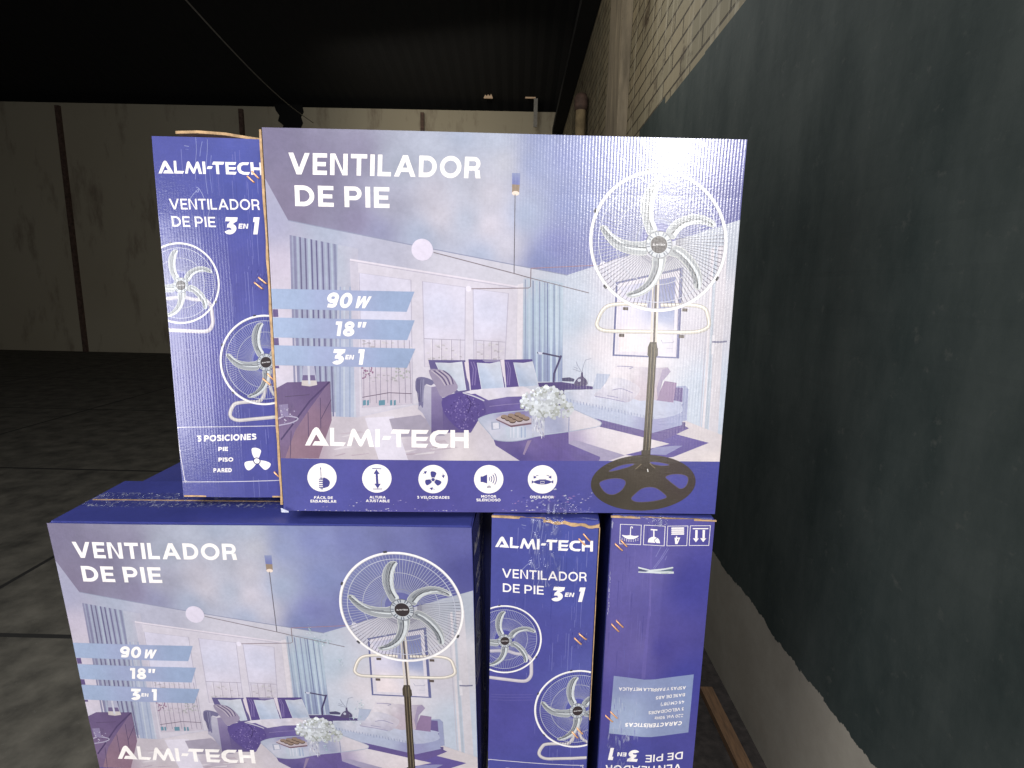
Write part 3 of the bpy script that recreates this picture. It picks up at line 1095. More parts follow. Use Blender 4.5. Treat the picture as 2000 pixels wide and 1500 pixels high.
def front_art():
    ink = Ink(W, H)
    ink.xb = ([0, .04, .12, .22, .33, .45, .54, .60], [0, -.0006, -.0014, -.0010, .0002, .0010, .0006, 0])
    ink.zb = ([-H, -.42, -.30, -.18, -.07, 0], [0, -.0008, -.0012, .0004, .0008, 0])
    a = A
    z3, z4, z5 = Z(A, 430, 240, 5), Z(A, 430, 540, 5), Z(A, 430, 800, 5)
    z6, z7, z8 = Z(A, 800, 240, 5), Z(A, 800, 540, 5), Z(A, 800, 800, 5)
    f1, f2, f3 = Z(A, 1120, 310, 5.5556), Z(A, 1120, 560, 5.5556), Z(A, 1120, 780, 5.5556)
    P = lambda z, l: [z(*p) for p in l]
    pic = ink.part('room_picture')
    # ceiling
    ctr = [(530, 270, (128, 120, 148)), (560, 400, (136, 126, 152)), (700, 300, (140, 134, 158)), (700, 430, (142, 134, 162)), (620, 330, (128, 120, 146)),
           (760, 400, (172, 170, 190)), (780, 320, (168, 172, 190)), (850, 290, (178, 182, 200)), (900, 260, (164, 172, 194)), (860, 420, (206, 198, 210)), (850, 380, (196, 190, 204)),
           (900, 360, (184, 184, 200)), (912, 430, (176, 182, 202)), (955, 440, (212, 202, 214)), (990, 480, (206, 200, 214)), (960, 380, (200, 194, 206)), (985, 320, (196, 194, 206)),
           (970, 270, (176, 182, 202)), (1025, 420, (166, 176, 204)), (1040, 320, (146, 154, 192)), (1060, 260, (140, 148, 190)),
           (1090, 480, (128, 130, 182)), (1060, 510, (132, 140, 188)), (1120, 400, (136, 144, 190)), (1110, 300, (134, 140, 188)),
           (1200, 300, (126, 130, 180)), (1180, 470, (122, 124, 176)), (1300, 330, (118, 120, 172)), (1420, 300, (104, 104, 164)), (1440, 380, (92, 92, 156)),
           (1300, 450, (112, 112, 168)), (820, 460, (168, 176, 200)), (740, 450, (146, 146, 176)), (940, 500, (170, 178, 204))]
    ink.wash([(0, 0), (W, 0), (W, -.30), (0, -.30)], [(*a(x, y), C(*c)) for x, y, c in ctr], .005, .09, 46, 2.2e-4)
    # walls
    wc = [(528, 440, (168, 166, 194)), (545, 520, (205, 192, 212)), (556, 560, (214, 202, 218)), (640, 450, (172, 178, 200)), (720, 480, (186, 184, 204)), (690, 560, (188, 184, 206)),
          (900, 520, (206, 200, 214)), (1000, 545, (212, 206, 218)), (1020, 620, (222, 212, 222)), (1060, 600, (190, 200, 216)), (1110, 620, (186, 198, 216)),
          (1130, 720, (200, 206, 222)), (1110, 560, (196, 202, 218)), (1200, 540, (206, 200, 214)), (1170, 680, (228, 218, 224)), (1240, 720, (232, 222, 226)), (1350, 640, (214, 206, 218)),
          (1420, 480, (184, 188, 202)), (1400, 600, (212, 206, 214)), (1380, 760, (196, 204, 220)), (1400, 800, (200, 208, 224)), (620, 780, (200, 196, 216)), (560, 700, (220, 208, 222)), (700, 800, (214, 206, 220))]
    ink.wash(P(a, [(510, 335), (522, 356), (563, 430), (804, 478), (1108, 537), (1462, 424), (1462, 870), (510, 920)]), [(*a(x, y), C(*c)) for x, y, c in wc], .006, .03, 30, 4e-4)
    # shade line under the ceiling edge
    ink.many(strip(P(a, [(563, 430.5), (804, 478.5), (1108, 537.5)]), .0012), C(150, 152, 176))
    # left curtain
    ink.poly(P(a, [(566, 459), (660, 478), (668, 805), (585, 800)]), C(160, 162, 188))
    cxs = [(566, 4, (146, 144, 172)), (573, 5, (138, 136, 166)), (580, 3, (172, 178, 200)), (585, 3, (112, 108, 140)), (590, 4, (160, 164, 190)), (595, 3, (116, 112, 144)), (601, 5, (178, 186, 206)),
           (607, 3, (110, 106, 142)), (612, 4, (164, 168, 192)), (617, 2.5, (106, 100, 138)), (622, 4, (174, 180, 202)), (628, 3, (118, 114, 148)), (634, 4, (170, 176, 198)), (640, 3, (122, 120, 152)), (646, 4, (176, 184, 204)), (652, 4, (140, 142, 170)), (658, 5, (172, 180, 202))]
    for x, w, c in cxs:
        y0 = 459 + (x - 566) * .2
        ink.poly(P(a, [(x, y0), (x + w, y0 + .8), (x + w + 11, 818), (x + 11, 818)]), C(*c))
    ink.wash(P(a, [(660, 478), (700, 486), (700, 814), (658, 820)]), [(*a(664, 520), C(184, 188, 206)), (*a(697, 520), C(192, 186, 204)), (*a(664, 790), C(166, 174, 204)), (*a(690, 790), C(190, 196, 216))], .008)
    for x, c in ((664, (158, 166, 196)), (672, (196, 202, 218)), (683, (162, 172, 200)), (693, (206, 206, 220))):
        ink.poly(P(a, [(x, 560), (x + 3, 560), (x + 3, 815), (x, 817)]), C(*c))
    # big window: frame field
    ink.poly(P(a, [(684, 506), (1011, 559), (1006, 745), (700, 812)]), C(218, 209, 221))
    ink.many(strip(P(a, [(684, 507), (1011, 560)]), .002), C(230, 220, 230))
    ink.many(strip(P(a, [(684, 510), (1011, 563)]), .0008), C(188, 180, 198))
    ink.poly(P(a, [(684, 511), (700, 514), (704, 812), (697, 814)]), C(204, 196, 212))
    panes = [[(702, 533), (803, 547), (807, 788), (709, 795)], [(825.6, 549.6), (909, 561), (908, 712), (830, 716)], [(924, 564), (993, 573), (986, 706), (926, 710)]]
    for p in panes:
        ys = [q[1] for q in p]
        ink.wash(P(a, p), [(*a(p[0][0], 540), C(218, 211, 229)), (*a(p[1][0], 560), C(220, 213, 228)), (*a(p[0][0] + 30, 610), C(214, 211, 230)), (*a(p[0][0] + 20, 650), C(224, 218, 234)),
                           (*a(p[0][0] + 30, 680), C(212, 200, 212)), (*a(p[0][0] + 30, 760), C(206, 192, 206))], .006, .03, 50)
        ink.many(strip(P(a, p), .0012, True), C(190, 182, 200))
    # town and railing
    rr = random.Random(4)
    for x0, x1, y0, y1 in ((708, 805, 662, 690), (831, 907, 664, 704), (927, 986, 668, 702), (710, 805, 722, 745)):
        for k in range(26):
            x, y = rr.uniform(x0, x1 - 5), rr.uniform(y0, y1)
            g = rr.randint(178, 222)
            ink.poly(P(a, [(x, y), (x + rr.uniform(3, 9), y + .6), (x + rr.uniform(3, 8), y + rr.uniform(1.5, 4)), (x, y + rr.uniform(1.5, 4))]), C(g, g - 8, g - 2))
    for k in range(38):
        x, y = rr.uniform(708, 730) if k < 20 else rr.uniform(772, 803), rr.uniform(718, 738)
        cc = (150, 110, 140) if k < 20 else (176, 178, 172)
        ink.poly(circle(*a(x, y), .0012, n=6), C(*cc))
    for x in (712, 722, 733, 744, 755, 766, 778, 790, 800):
        ink.many(strip(P(a, [(x, 664), (x + rr.uniform(-2, 4), 786)]), .0007), C(150, 142, 160))
    for x in (843, 861, 880, 897):
        ink.many(strip(P(a, [(x, 662), (x, 706)]), .0010), C(226, 218, 226))
        ink.many(strip(P(a, [(x + 2, 662), (x + 2, 706)]), .0006), C(160, 150, 168))
    for x in (930, 945, 960, 974):
        ink.many(strip(P(a, [(x, 666), (x, 704)]), .0008), C(176, 166, 182))
    ink.many(strip(P(a, [(828, 661), (908, 664)]), .0008), C(168, 160, 176))
    ink.many(strip(P(a, [(926, 664), (987, 668)]), .0008), C(178, 170, 184))
    ink.many(strip(P(a, [(709, 775), (760, 766), (805, 768)]), .0010), C(120, 104, 122))
    for x0, x1 in ((710, 716), (718, 722), (741, 753), (763, 767), (770, 774)):
        ink.poly(P(a, [(x0, 781), (x1, 780), (x1, 790), (x0, 791)]), C(110, 150, 168))
    # strip of frame and right curtain
    ink.poly(P(a, [(1011, 556), (1022, 553), (1018, 745), (1008, 745)]), C(228, 219, 226))
    ink.wash(P(a, [(1022, 545), (1040, 541), (1100, 553), (1098, 745), (1022, 745)]), [(*a(1024, 560), C(196, 200, 216)), (*a(1050, 600), C(172, 188, 208)), (*a(1095, 600), C(184, 198, 214)), (*a(1060, 740), C(150, 158, 192))], .006)
    for x, w, c in ((1025, 2, (150, 158, 184)), (1032, 4, (190, 202, 218)), (1040, 2.2, (134, 143, 174)), (1046, 4, (186, 200, 218)), (1053, 2, (140, 148, 178)), (1058, 3, (182, 196, 214)), (1063, 2, (146, 155, 182)),
                    (1068, 2.6, (130, 139, 170)), (1074, 4, (190, 204, 220)), (1081, 2, (128, 138, 168)), (1086, 3, (196, 206, 220)), (1092, 2, (156, 166, 188))):
        ink.poly(P(a, [(x, 545 + (x - 1022) * .13), (x + w, 546 + (x - 1022) * .13), (x + w, 745), (x, 745)]), C(*c))
    # door on the right
    for x0, w, c in ((1380, 5, (224, 216, 222)), (1386, 5, (186, 192, 206)), (1393, 18, (216, 208, 216))):
        k = (x0 - 1380) * .35
        ink.poly(P(a, [(x0 + 10, 485 - k), (x0 + w + 10, 483 - k), (x0 + w - 10, 846), (x0 - 10, 842)]), C(*c))
    ink.many(strip(P(a, [(1386, 486), (1367, 836)]), .0012), C(196, 190, 204))
    ink.poly(P(f2, [(1500, 525), (1535, 525), (1525, 735), (1490, 735)]), C(228, 222, 228))
    ink.many(strip(P(f2, [(1500, 597), (1580, 600), (1660, 592)]), .0024), C(134, 132, 156))
    # framed print on the wall
    ink.poly(P(a, [(1203, 551), (1334, 522), (1326, 700), (1196, 695)]), C(112, 114, 156))
    ink.poly(P(a, [(1207, 554), (1328, 528), (1320, 697), (1200, 692)]), C(226, 218, 228))
    ink.wash(P(a, [(1214, 560), (1320, 540), (1314, 690), (1208, 686)]), [(*a(1225, 600), C(222, 216, 232)), (*a(1300, 590), C(146, 152, 196)), (*a(1300, 615), C(160, 170, 208)), (*a(1290, 650), C(232, 224, 230)), (*a(1230, 670), C(238, 228, 230)), (*a(1310, 560), C(128, 132, 180))], .006, .05, 60)
    ink.many(strip(P(f2, [(950, 575), (965, 610), (1080, 605), (1085, 590)]), .0009), C(170, 168, 190))
    ink.many(strip(P(f2, [(1010, 668), (1075, 672)]), .0007), C(186, 182, 200))
    # floor
    fc = [(600, 880, (182, 160, 176)), (680, 850, (204, 192, 202)), (760, 830, (222, 212, 220)), (700, 890, (206, 192, 198)), (830, 880, (196, 182, 196)), (900, 890, (222, 210, 214)), (960, 870, (214, 202, 212)),
          (1100, 880, (170, 156, 190)), (1200, 830, (226, 216, 222)), (1240, 870, (232, 220, 224)), (1320, 850, (206, 194, 200)), (1390, 870, (216, 204, 208)), (1390, 895, (234, 222, 220)), (1330, 895, (230, 218, 220))]
    ink.wash(P(a, [(640, 812), (700, 814), (810, 790), (1080, 800), (1340, 822), (1412, 850), (1406, 905), (600, 905)]), [(*a(x, y), C(*c)) for x, y, c in fc], .005, .05, 60)
    for k in range(26):
        x, y = rr.uniform(640, 880), rr.uniform(838, 890)
        g = rr.choice(((196, 180, 190), (222, 212, 218), (186, 168, 180)))
        ink.poly(P(a, [(x, y), (x + rr.uniform(20, 50), y - rr.uniform(2, 7)), (x + rr.uniform(20, 50), y - rr.uniform(0, 5)), (x + 4, y + 1.3)]), C(*g))
    ink.poly(P(z5, [(1420, 75), (1700, 60), (1840, 490), (1560, 500)]), C(228, 220, 232))
    # rugs
    ink.poly(P(z4, [(1655, 1385), (1960, 1345), (2110, 1500), (1690, 1500)]), C(176, 166, 180))
    ink.poly(P(z5, [(1655, 85), (1960, 45), (2200, 250), (1740, 260)]), C(170, 160, 178))
    ink.poly(P(f3, [(-60, 100), (0, 110), (750, 330), (960, 335), (1465, 468), (1080, 622), (900, 640), (560, 600), (1040, 480), (740, 395), (0, 165), (-60, 150)]), C(108, 94, 158))
    ink.poly(P(f3, [(760, 590), (880, 520), (1090, 500), (1180, 500), (1000, 600)]), C(150, 148, 190))
    ink.poly(P(f3, [(0, 440), (60, 450), (560, 605), (300, 690), (-120, 690), (-160, 520)]), C(168, 158, 186))
    ink.poly(P(f3, [(0, 500), (130, 560), (290, 640), (250, 690), (-160, 690), (-200, 560)]), C(122, 106, 158))
    # sideboard
    ink.wash(P(z4, [(540, 1095), (560, 1085), (660, 1030), (1080, 1020), (740, 1500), (700, 1780), (560, 1790), (548, 1300)]), [(*z4(600, 1100), C(116, 96, 136)), (*z4(900, 1060), C(106, 86, 126)), (*z4(620, 1500), C(128, 106, 142)), (*z4(650, 1750), C(126, 102, 134))], .006, .08, 80)
    ink.wash(P(z4, [(1075, 1022), (1082, 1022), (1096, 1400), (970, 1770), (640, 1772), (740, 1500), (880, 1290)]), [(*z4(1060, 1150), C(128, 106, 138)), (*z4(900, 1400), C(142, 114, 136)), (*z4(950, 1650), C(146, 116, 134)), (*z4(700, 1750), C(150, 120, 136))], .006, .08, 90)
    ink.many(strip(P(z4, [(1075, 1025), (880, 1215), (700, 1460), (600, 1590)]), .0022), C(84, 66, 108))
    for l in ([(865, 1320), (870, 1560)], [(985, 1180), (990, 1480)], [(1090, 1200), (990, 1390), (990, 1480)], [(640, 1170), (880, 1150)], [(700, 1500), (690, 1770)]):
        ink.many(strip(P(z4, l), .0009), C(92, 74, 108))
    ink.poly(P(z4, [(805, 1060), (820, 860), (925, 860), (955, 1055), (880, 1070)]), C(178, 176, 200))
    ink.poly(P(z4, [(815, 960), (930, 960), (940, 1015), (808, 1015)]), C(118, 104, 142))
    ink.poly(P(z4, [(805, 1012), (948, 1012), (955, 1055), (880, 1070), (803, 1060)]), C(206, 194, 192))
    ink.poly(P(z4, [(860, 862), (880, 862), (890, 1050), (868, 1050)]), C(206, 204, 218))
    ink.many(strip(P(z4, smooth([(560, 1390), (640, 1360), (740, 1370), (765, 1390), (700, 1425), (580, 1450)], 4)), .0016), C(184, 174, 200))
    ink.poly(P(z4, [(580, 1250), (670, 1240), (675, 1360), (600, 1365)]), C(146, 132, 168))
    for k in range(24):
        x, y = rr.uniform(585, 740), rr.uniform(1250, 1440)
        ink.poly(circle(*z4(x, y), .0011, n=6), C(*rr.choice(((196, 186, 208), (110, 92, 130), (160, 148, 180)))))
    # side table, lamp, vase
    ink.poly(P(z7, [(1250, 1035), (1480, 1028), (1800, 1075), (1790, 1100), (1510, 1105), (1500, 1180), (1260, 1070)]), C(92, 78, 128))
    ink.poly(P(z7, [(1485, 990), (1560, 982), (1610, 1000), (1600, 1025), (1490, 1020)]), C(88, 84, 116))
    ink.poly(P(z7, smooth([(1600, 1050), (1640, 990), (1668, 975), (1674, 935), (1690, 935), (1694, 975), (1728, 1010), (1735, 1050), (1700, 1066), (1640, 1066)], 3, True)), C(96, 86, 120))
    ink.poly(circle(*z7(1655, 1012), .0022, n=10), C(196, 196, 214))
    for l in ([(1680, 935), (1700, 860), (1715, 815), (1770, 800)], [(1680, 935), (1640, 870), (1625, 830)], [(1670, 930), (1590, 900)], [(1640, 900), (1600, 880)]):
        ink.many(strip(P(z7, l), .0007), C(160, 162, 182))
    ink.many(strip(P(z7, [(1245, 742), (1300, 748), (1475, 785)]), .0022), C(84, 78, 108))
    ink.many(strip(P(z7, [(1480, 770), (1410, 945), (1405, 1030)]), .0026), C(80, 72, 112))
    ink.poly(P(z7, [(1250, 735), (1300, 740), (1290, 762), (1262, 760)]), C(206, 206, 224))
    # left sofa
    ink.poly(P(z7, [(185, 812), (545, 815), (590, 1110), (480, 1140), (250, 1090)]), C(108, 98, 144))
    ink.poly(P(z7, [(536, 835), (585, 818), (606, 1105), (560, 985)]), C(226, 212, 222))
    ink.poly(P(z7, [(575, 806), (890, 812), (935, 1085), (600, 1105)]), C(96, 80, 140))
    ink.poly(P(z7, [(885, 812), (930, 812), (950, 1050), (912, 970)]), C(226, 214, 224))
    ink.poly(P(z7, [(925, 810), (1195, 806), (1250, 1065), (945, 1080)]), C(98, 82, 142))
    for x in (600, 625, 940, 960):
        ink.many(strip(P(z7, [(x, 830), (x + 25, 900), (x + 12, 1060)]), .0015), C(132, 116, 166))
    ink.poly(P(z7, [(700, 805), (740, 835), (870, 830), (890, 812)]), C(150, 140, 172))
    for p, c1, c2 in (([(255, 838), (400, 845), (512, 830), (552, 1105), (480, 1112), (330, 1000)], (206, 208, 220), (190, 198, 216)),
                      ([(660, 840), (780, 850), (882, 828), (922, 1082), (705, 1102)], (202, 206, 222), (176, 188, 214)),
                      ([(1015, 838), (1110, 845), (1198, 828), (1256, 1062), (1070, 1080)], (202, 206, 222), (172, 186, 214))):
        mx = sum(q[0] for q in p) / len(p)
        ink.wash(P(z7, p), [(*z7(mx, 840), C(214, 212, 222)), (*z7(mx - 60, 950), C(*c2)), (*z7(mx + 60, 950), C(*c1)), (*z7(mx, 1090), C(*c2))], .0035, .14, 200)
        ink.many(strip(P(z7, p), .0008, True), C(220, 218, 228))
    ink.wash(P(z7, [(540, 1125), (700, 1095), (1110, 1070), (1230, 1120), (1100, 1168), (960, 1170), (770, 1205), (620, 1150)]), [(*z7(700, 1150), C(222, 214, 224)), (*z7(900, 1110), C(200, 194, 214)), (*z7(850, 1160), C(226, 218, 226)), (*z7(1100, 1100), C(224, 214, 222))], .0035, .16, 190)
    ink.wash(P(z7, [(320, 1180), (640, 1140), (770, 1205), (960, 1172), (1100, 1168), (1150, 1320), (900, 1330), (690, 1370), (600, 1520), (215, 1520), (215, 1400)]), [(*z7(500, 1250), C(104, 88, 148)), (*z7(900, 1220), C(124, 110, 162)), (*z7(900, 1290), C(100, 84, 146)), (*z7(300, 1450), C(110, 96, 142)), (*z7(1100, 1250), C(112, 98, 156))], .0035, .16, 190)
    ink.many(strip(P(z7, [(780, 1265), (960, 1245), (1130, 1235)]), .0010), C(140, 126, 172))
    ink.wash(P(z7, [(100, 1040), (220, 1065), (222, 1500), (130, 1330), (85, 1290)]), [(*z7(120, 1100), C(196, 190, 208)), (*z7(200, 1250), C(176, 170, 192)), (*z7(200, 1450), C(164, 158, 182))], .006)
    ink.wash(P(z7, [(215, 1072), (295, 1062), (316, 1090), (325, 1300), (330, 1500), (215, 1510)]), [(*z7(250, 1100), C(152, 140, 172)), (*z7(280, 1250), C(130, 116, 156)), (*z7(260, 1480), C(116, 102, 146))], .006)
    ink.poly(P(z7, [(120, 1040), (160, 1020), (300, 1062), (215, 1075)]), C(222, 214, 224))
    ink.poly(P(z7, smooth([(70, 992), (150, 980), (240, 1020), (215, 1060), (150, 1060), (135, 1270), (112, 1250), (95, 1260), (86, 1140), (62, 1100)], 3, True)), C(126, 120, 154))
    for k in range(8):
        ink.many(strip(P(z7, [(80 + k * 9, 1000), (72 + k * 10, 1090), (92 + k * 6, 1220)]), .0006), C(*(rr.choice(((160, 156, 184), (96, 90, 128))))))
    ink.poly(P(z7, smooth([(190, 915), (290, 905), (380, 940), (470, 1060), (440, 1125), (320, 1175), (265, 1080)], 3, True)), C(160, 148, 172))
    for k in range(6):
        o = k * 26
        ink.many(strip(P(z7, smooth([(215 + o * .9, 915), (300 + o * .8, 985 - o * .1), (350 + o * .6, 1060 - o * .1)], 4)), .0013), C(*((96, 82, 120) if k % 2 else (196, 182, 196))))
    bk = smooth([(330, 1185), (520, 1125), (700, 1200), (745, 1320), (690, 1370), (610, 1480), (500, 1495), (390, 1400), (330, 1300)], 3, True)
    ink.poly(P(z7, bk), C(98, 82, 144))
    for k in range(230):
        u, v = rr.uniform(340, 735), rr.uniform(1150, 1480)
        if abs(u - 540) / 200 + abs(v - 1310) / 190 < 1.05:
            ink.poly(circle(*z7(u, v), rr.uniform(.0005, .0013), n=5), C(*rr.choice(((126, 108, 168), (80, 64, 124), (112, 96, 158), (146, 130, 180)))))
    ink.many(strip(P(z7, smooth([(520, 1130), (640, 1170), (730, 1210)], 4)), .0016), C(206, 200, 216))
    ink.many(strip(P(z7, smooth([(560, 1170), (600, 1230), (570, 1330)], 4)), .0016), C(76, 60, 118))
    # right sofa
    ink.poly(P(a, [(1085, 783), (1275, 843), (1332, 828), (1345, 836), (1290, 862), (1085, 812)]), C(110, 94, 150))
    ink.wash(P(a, [(1099, 778), (1120, 784), (1275, 818), (1331, 806), (1333, 829), (1275, 845), (1120, 806), (1098, 797)]), [(*a(1110, 790), C(190, 196, 220)), (*a(1200, 812), C(184, 190, 216)), (*a(1280, 832), C(156, 154, 194)), (*a(1325, 818), C(160, 164, 200))], .005)
    ink.poly(P(a, [(1318, 754), (1338, 753), (1344, 760), (1341, 820), (1331, 823), (1329, 790)]), C(158, 162, 196))
    ink.poly(P(a, [(1312, 756), (1333, 757), (1331, 806), (1310, 790)]), C(116, 100, 150))
    ink.poly(P(a, [(1331, 824), (1338, 824), (1337, 836), (1333, 836)]), C(104, 92, 138))
    ink.wash(P(a, smooth([(1101, 769), (1120, 763), (1160, 760), (1240, 768), (1327, 784), (1330, 790), (1329, 806), (1275, 818), (1200, 802), (1120, 784), (1100, 778)], 3, True)), [(*a(1130, 768), C(216, 212, 224)), (*a(1200, 780), C(208, 208, 224)), (*a(1200, 798), C(180, 186, 210)), (*a(1110, 778), C(184, 190, 212)), (*a(1280, 800), C(190, 192, 216)), (*a(1320, 795), C(180, 184, 212))], .003, .12, 260)
    for k in range(28):
        x = 1108 + k * 6.2
        y = 778 + (x - 1108) * .215
        ink.many(strip(P(a, [(x, y), (x + rr.uniform(-1, 2), y + rr.uniform(4, 8))]), .0010), C(*rr.choice(((150, 156, 186), (162, 166, 194)))))
    ink.poly(P(f2, [(250, 940), (395, 950), (310, 1110), (205, 1105)]), C(182, 188, 212))
    ink.poly(P(f2, [(985, 1020), (1115, 1040), (1080, 1255), (890, 1230)]), C(150, 126, 160))
    ink.wash(P(f2, [(455, 842), (640, 862), (880, 880), (1020, 872), (1052, 920), (965, 1020), (905, 1225), (720, 1235), (290, 1115), (390, 990)]), [(*f2(600, 900), C(224, 214, 222)), (*f2(500, 1000), C(228, 220, 226)), (*f2(900, 930), C(196, 184, 200)), (*f2(1000, 920), C(172, 158, 180)), (*f2(860, 1150), C(196, 176, 190)), (*f2(700, 1100), C(200, 184, 196))], .003, .15, 230)
    ink.poly(P(f2, [(960, 900), (1020, 875), (1052, 920), (965, 1020), (910, 1210), (900, 1100)]), C(164, 150, 178))
    ink.wash(P(f2, smooth([(218, 1180), (330, 1080), (400, 990), (560, 1000), (720, 1100), (640, 1220), (560, 1252), (400, 1220)], 3, True)), [(*f2(400, 1050), C(226, 220, 228)), (*f2(560, 1080), C(206, 202, 218)), (*f2(300, 1180), C(196, 190, 208)), (*f2(560, 1220), C(184, 178, 200)), (*f2(640, 1120), C(214, 200, 212))], .003, .15, 230)
    for l in ([(420, 1120), (520, 1105), (640, 1150)], [(230, 1185), (400, 1215), (560, 1250)], [(470, 860), (640, 868), (600, 890)], [(360, 1180), (480, 1200)]):
        ink.many(strip(P(f2, smooth(l, 4)), .0010), C(152, 148, 180))
    # coffee table
    ink.wash(P(z8, [(820, 285), (1150, 262), (1550, 205), (1552, 330), (1860, 460), (1840, 520), (1090, 505), (840, 345)]), [(*z8(900, 340), C(112, 98, 150)), (*z8(1100, 450), C(94, 82, 144)), (*z8(1150, 350), C(122, 106, 156)), (*z8(1400, 300), C(112, 96, 150)), (*z8(1400, 450), C(108, 92, 152)), (*z8(1750, 480), C(116, 102, 156))], .004, .14, 140)
    ink.poly(P(z8, [(1150, 300), (1190, 295), (1120, 440), (1105, 430)]), C(152, 134, 164))
    tb = smooth([(672, 98), (700, 72), (780, 44), (900, 26), (1130, 6), (1540, -12), (1700, 40), (1850, 110), (1868, 138), (1820, 168), (1550, 212), (1280, 248), (1100, 292), (960, 305), (830, 288), (790, 240), (730, 170)], 3, True)
    ink.wash(P(z8, tb), [(*z8(750, 90), C(184, 190, 212)), (*z8(820, 180), C(220, 216, 228)), (*z8(960, 230), C(200, 204, 220)), (*z8(1100, 230), C(206, 208, 222)), (*z8(1080, 40), C(126, 112, 160)), (*z8(900, 60), C(150, 144, 180)),
                         (*z8(1400, 80), C(166, 168, 198)), (*z8(1450, 170), C(160, 164, 194)), (*z8(1620, 90), C(226, 216, 222)), (*z8(1700, 150), C(224, 214, 220)), (*z8(1300, 240), C(178, 180, 204))], .004, .06, 90)
    ink.many(strip(P(z8, tb), .0012, True), C(176, 182, 202))
    ink.poly(P(z8, [(1552, 70), (1560, 70), (1556, 212), (1548, 212)]), C(148, 152, 186))
    ink.poly(P(z8, [(795, 115), (880, 112), (885, 185), (800, 195)]), C(168, 172, 194))
    ink.poly(P(z8, [(812, 125), (870, 122), (874, 180), (818, 186)]), C(224, 220, 230))
    ink.poly(P(z8, [(930, 170), (1100, 150), (1150, 250), (960, 280)]), C(196, 202, 218))
    for x in (980, 1010, 1050, 1085, 1120):
        ink.poly(P(z8, [(x, 165), (x + 14, 163), (x + 14, 268), (x, 272)]), C(*rr.choice(((166, 176, 204), (216, 216, 228)))))
    # flowers in a glass
    ink.poly(P(z7, [(1192, 1350), (1322, 1345), (1316, 1555), (1200, 1560)]), C(190, 190, 208))
    for k in range(46):
        x, y = rr.uniform(1196, 1312), rr.uniform(1350, 1545)
        ink.poly(P(z7, [(x, y), (x + rr.uniform(5, 10), y), (x + rr.uniform(4, 12), y + rr.uniform(15, 50)), (x + 2, y + rr.uniform(15, 40))]), C(*rr.choice(((226, 224, 232), (160, 156, 170), (206, 198, 204), (150, 146, 172), (184, 186, 190)))))
    for k in range(330):
        t, r = rr.uniform(0, 2 * PI), math.sqrt(rr.random())
        if k < 240:
            x, y = 1300 + 215 * r * math.cos(t), 1215 + 145 * r * math.sin(t) - 20 * math.cos(t)
        else:
            x, y = 1440 + 160 * r * math.cos(t), 1290 + 95 * r * math.sin(t)
        sh = (y - 1215) / 145 * 14 + (x - 1300) / 215 * 10
        g = rr.choice((234, 226, 214, 198, 176)) - sh
        ink.poly(circle(*z7(x, y), rr.uniform(.0012, .0034), n=7), C(g - 2, g, g + 4 if g > 190 else g - 6))
    # tray of chocolates
    ink.poly(P(z8, [(842, 84), (990, 148), (1188, 122), (1190, 140), (992, 168), (848, 98)]), C(128, 100, 112))
    ink.poly(P(z8, [(842, 84), (905, 45), (1190, 82), (1190, 122), (990, 150)]), C(196, 180, 188))
    for i in range(3):
        for j in range(3):
            x, y = 925 + i * 66 + j * 40, 62 - i * 12 + j * 20
            ink.poly(circle(*z8(x, y + 7), .0048, .0030, n=12), C(92, 72, 66))
            ink.poly(circle(*z8(x, y), .0046, .0024, n=12), C(154, 132, 118))
    # hanging rod, balls
    ink.wash(P(a, [(1000, 338), (1016, 338), (1015, 362), (1000, 361)]), [(*a(1008, 337), C(160, 168, 198)), (*a(1008, 352), C(120, 126, 182)), (*a(1008, 362), C(118, 122, 176))], .004)
    ink.poly(P(a, [(1000, 360), (1015, 361), (1014, 377), (1000, 376)]), C(156, 136, 118))
    ink.poly(circle(*a(1007, 377.5), .0047, .0028, n=16), C(238, 222, 206))
    ln = lambda l, w, c: ink.many(strip(P(a, l), w), C(*c))
    ln([(1006, 380), (1004, 534)], .0011, (116, 112, 122))
    ln([(847, 493), (1004, 534), (1036, 543), (1150, 572)], .0010, (140, 128, 134))
    ln([(1037, 524), (1165, 518)], .0009, (176, 138, 148))
    ln([(1037, 524), (1036, 560), (1032, 562.5), (920, 564)], .0011, (150, 134, 140))
    ink.poly(circle(*a(825, 488), .0136), C(232, 222, 236))
    ink.poly(circle(*a(915, 564), .0038, n=16), C(232, 224, 236))
    ink.poly(circle(*a(1178, 517), .0042, n=16), C(228, 222, 232))
    # dark furniture glimpsed between the ribbons
    for y0, y1, x1 in ((604, 619, 9.5), (660, 674, 11), (714, 719, 12)):
        ink.poly(P(a, [(533, y0), (534 + x1, y0), (535 + x1, y1), (534, y1)]), C(108, 90, 138))
    # band along the bottom
    ink.part('icon_band', pic)
    ink.wash(P(a, [(500, 893.5), (905, 898.5), (1460, 901), (1460, 1020), (500, 1020)]), [(*a(560, 940), C(86, 88, 160)), (*a(640, 980), C(90, 90, 164)), (*a(800, 940), C(92, 88, 160)), (*a(1000, 950), C(94, 90, 162)), (*a(1180, 950), C(92, 90, 162)), (*a(1380, 950), C(82, 84, 160)), (*a(800, 990), C(92, 86, 158)), (*a(1200, 990), C(84, 86, 160))], .012, .04, 25)
    # scuffs along the lower edge
    for k in range(120):
        x = rr.choice((rr.uniform(590, 760), rr.uniform(560, 900), rr.uniform(980, 1150)))
        y = 996.5 - abs(rr.gauss(0, .9)) if rr.random() < .6 else rr.uniform(972, 995)
        s = rr.uniform(.4, 1.6)
        ink.poly(P(a, [(x, y), (x + s * 2, y - s * .5), (x + s * 3, y + s * .3), (x + s, y + s * .6)]), C(*rr.choice(((214, 206, 224), (170, 160, 200), (140, 128, 186)))))
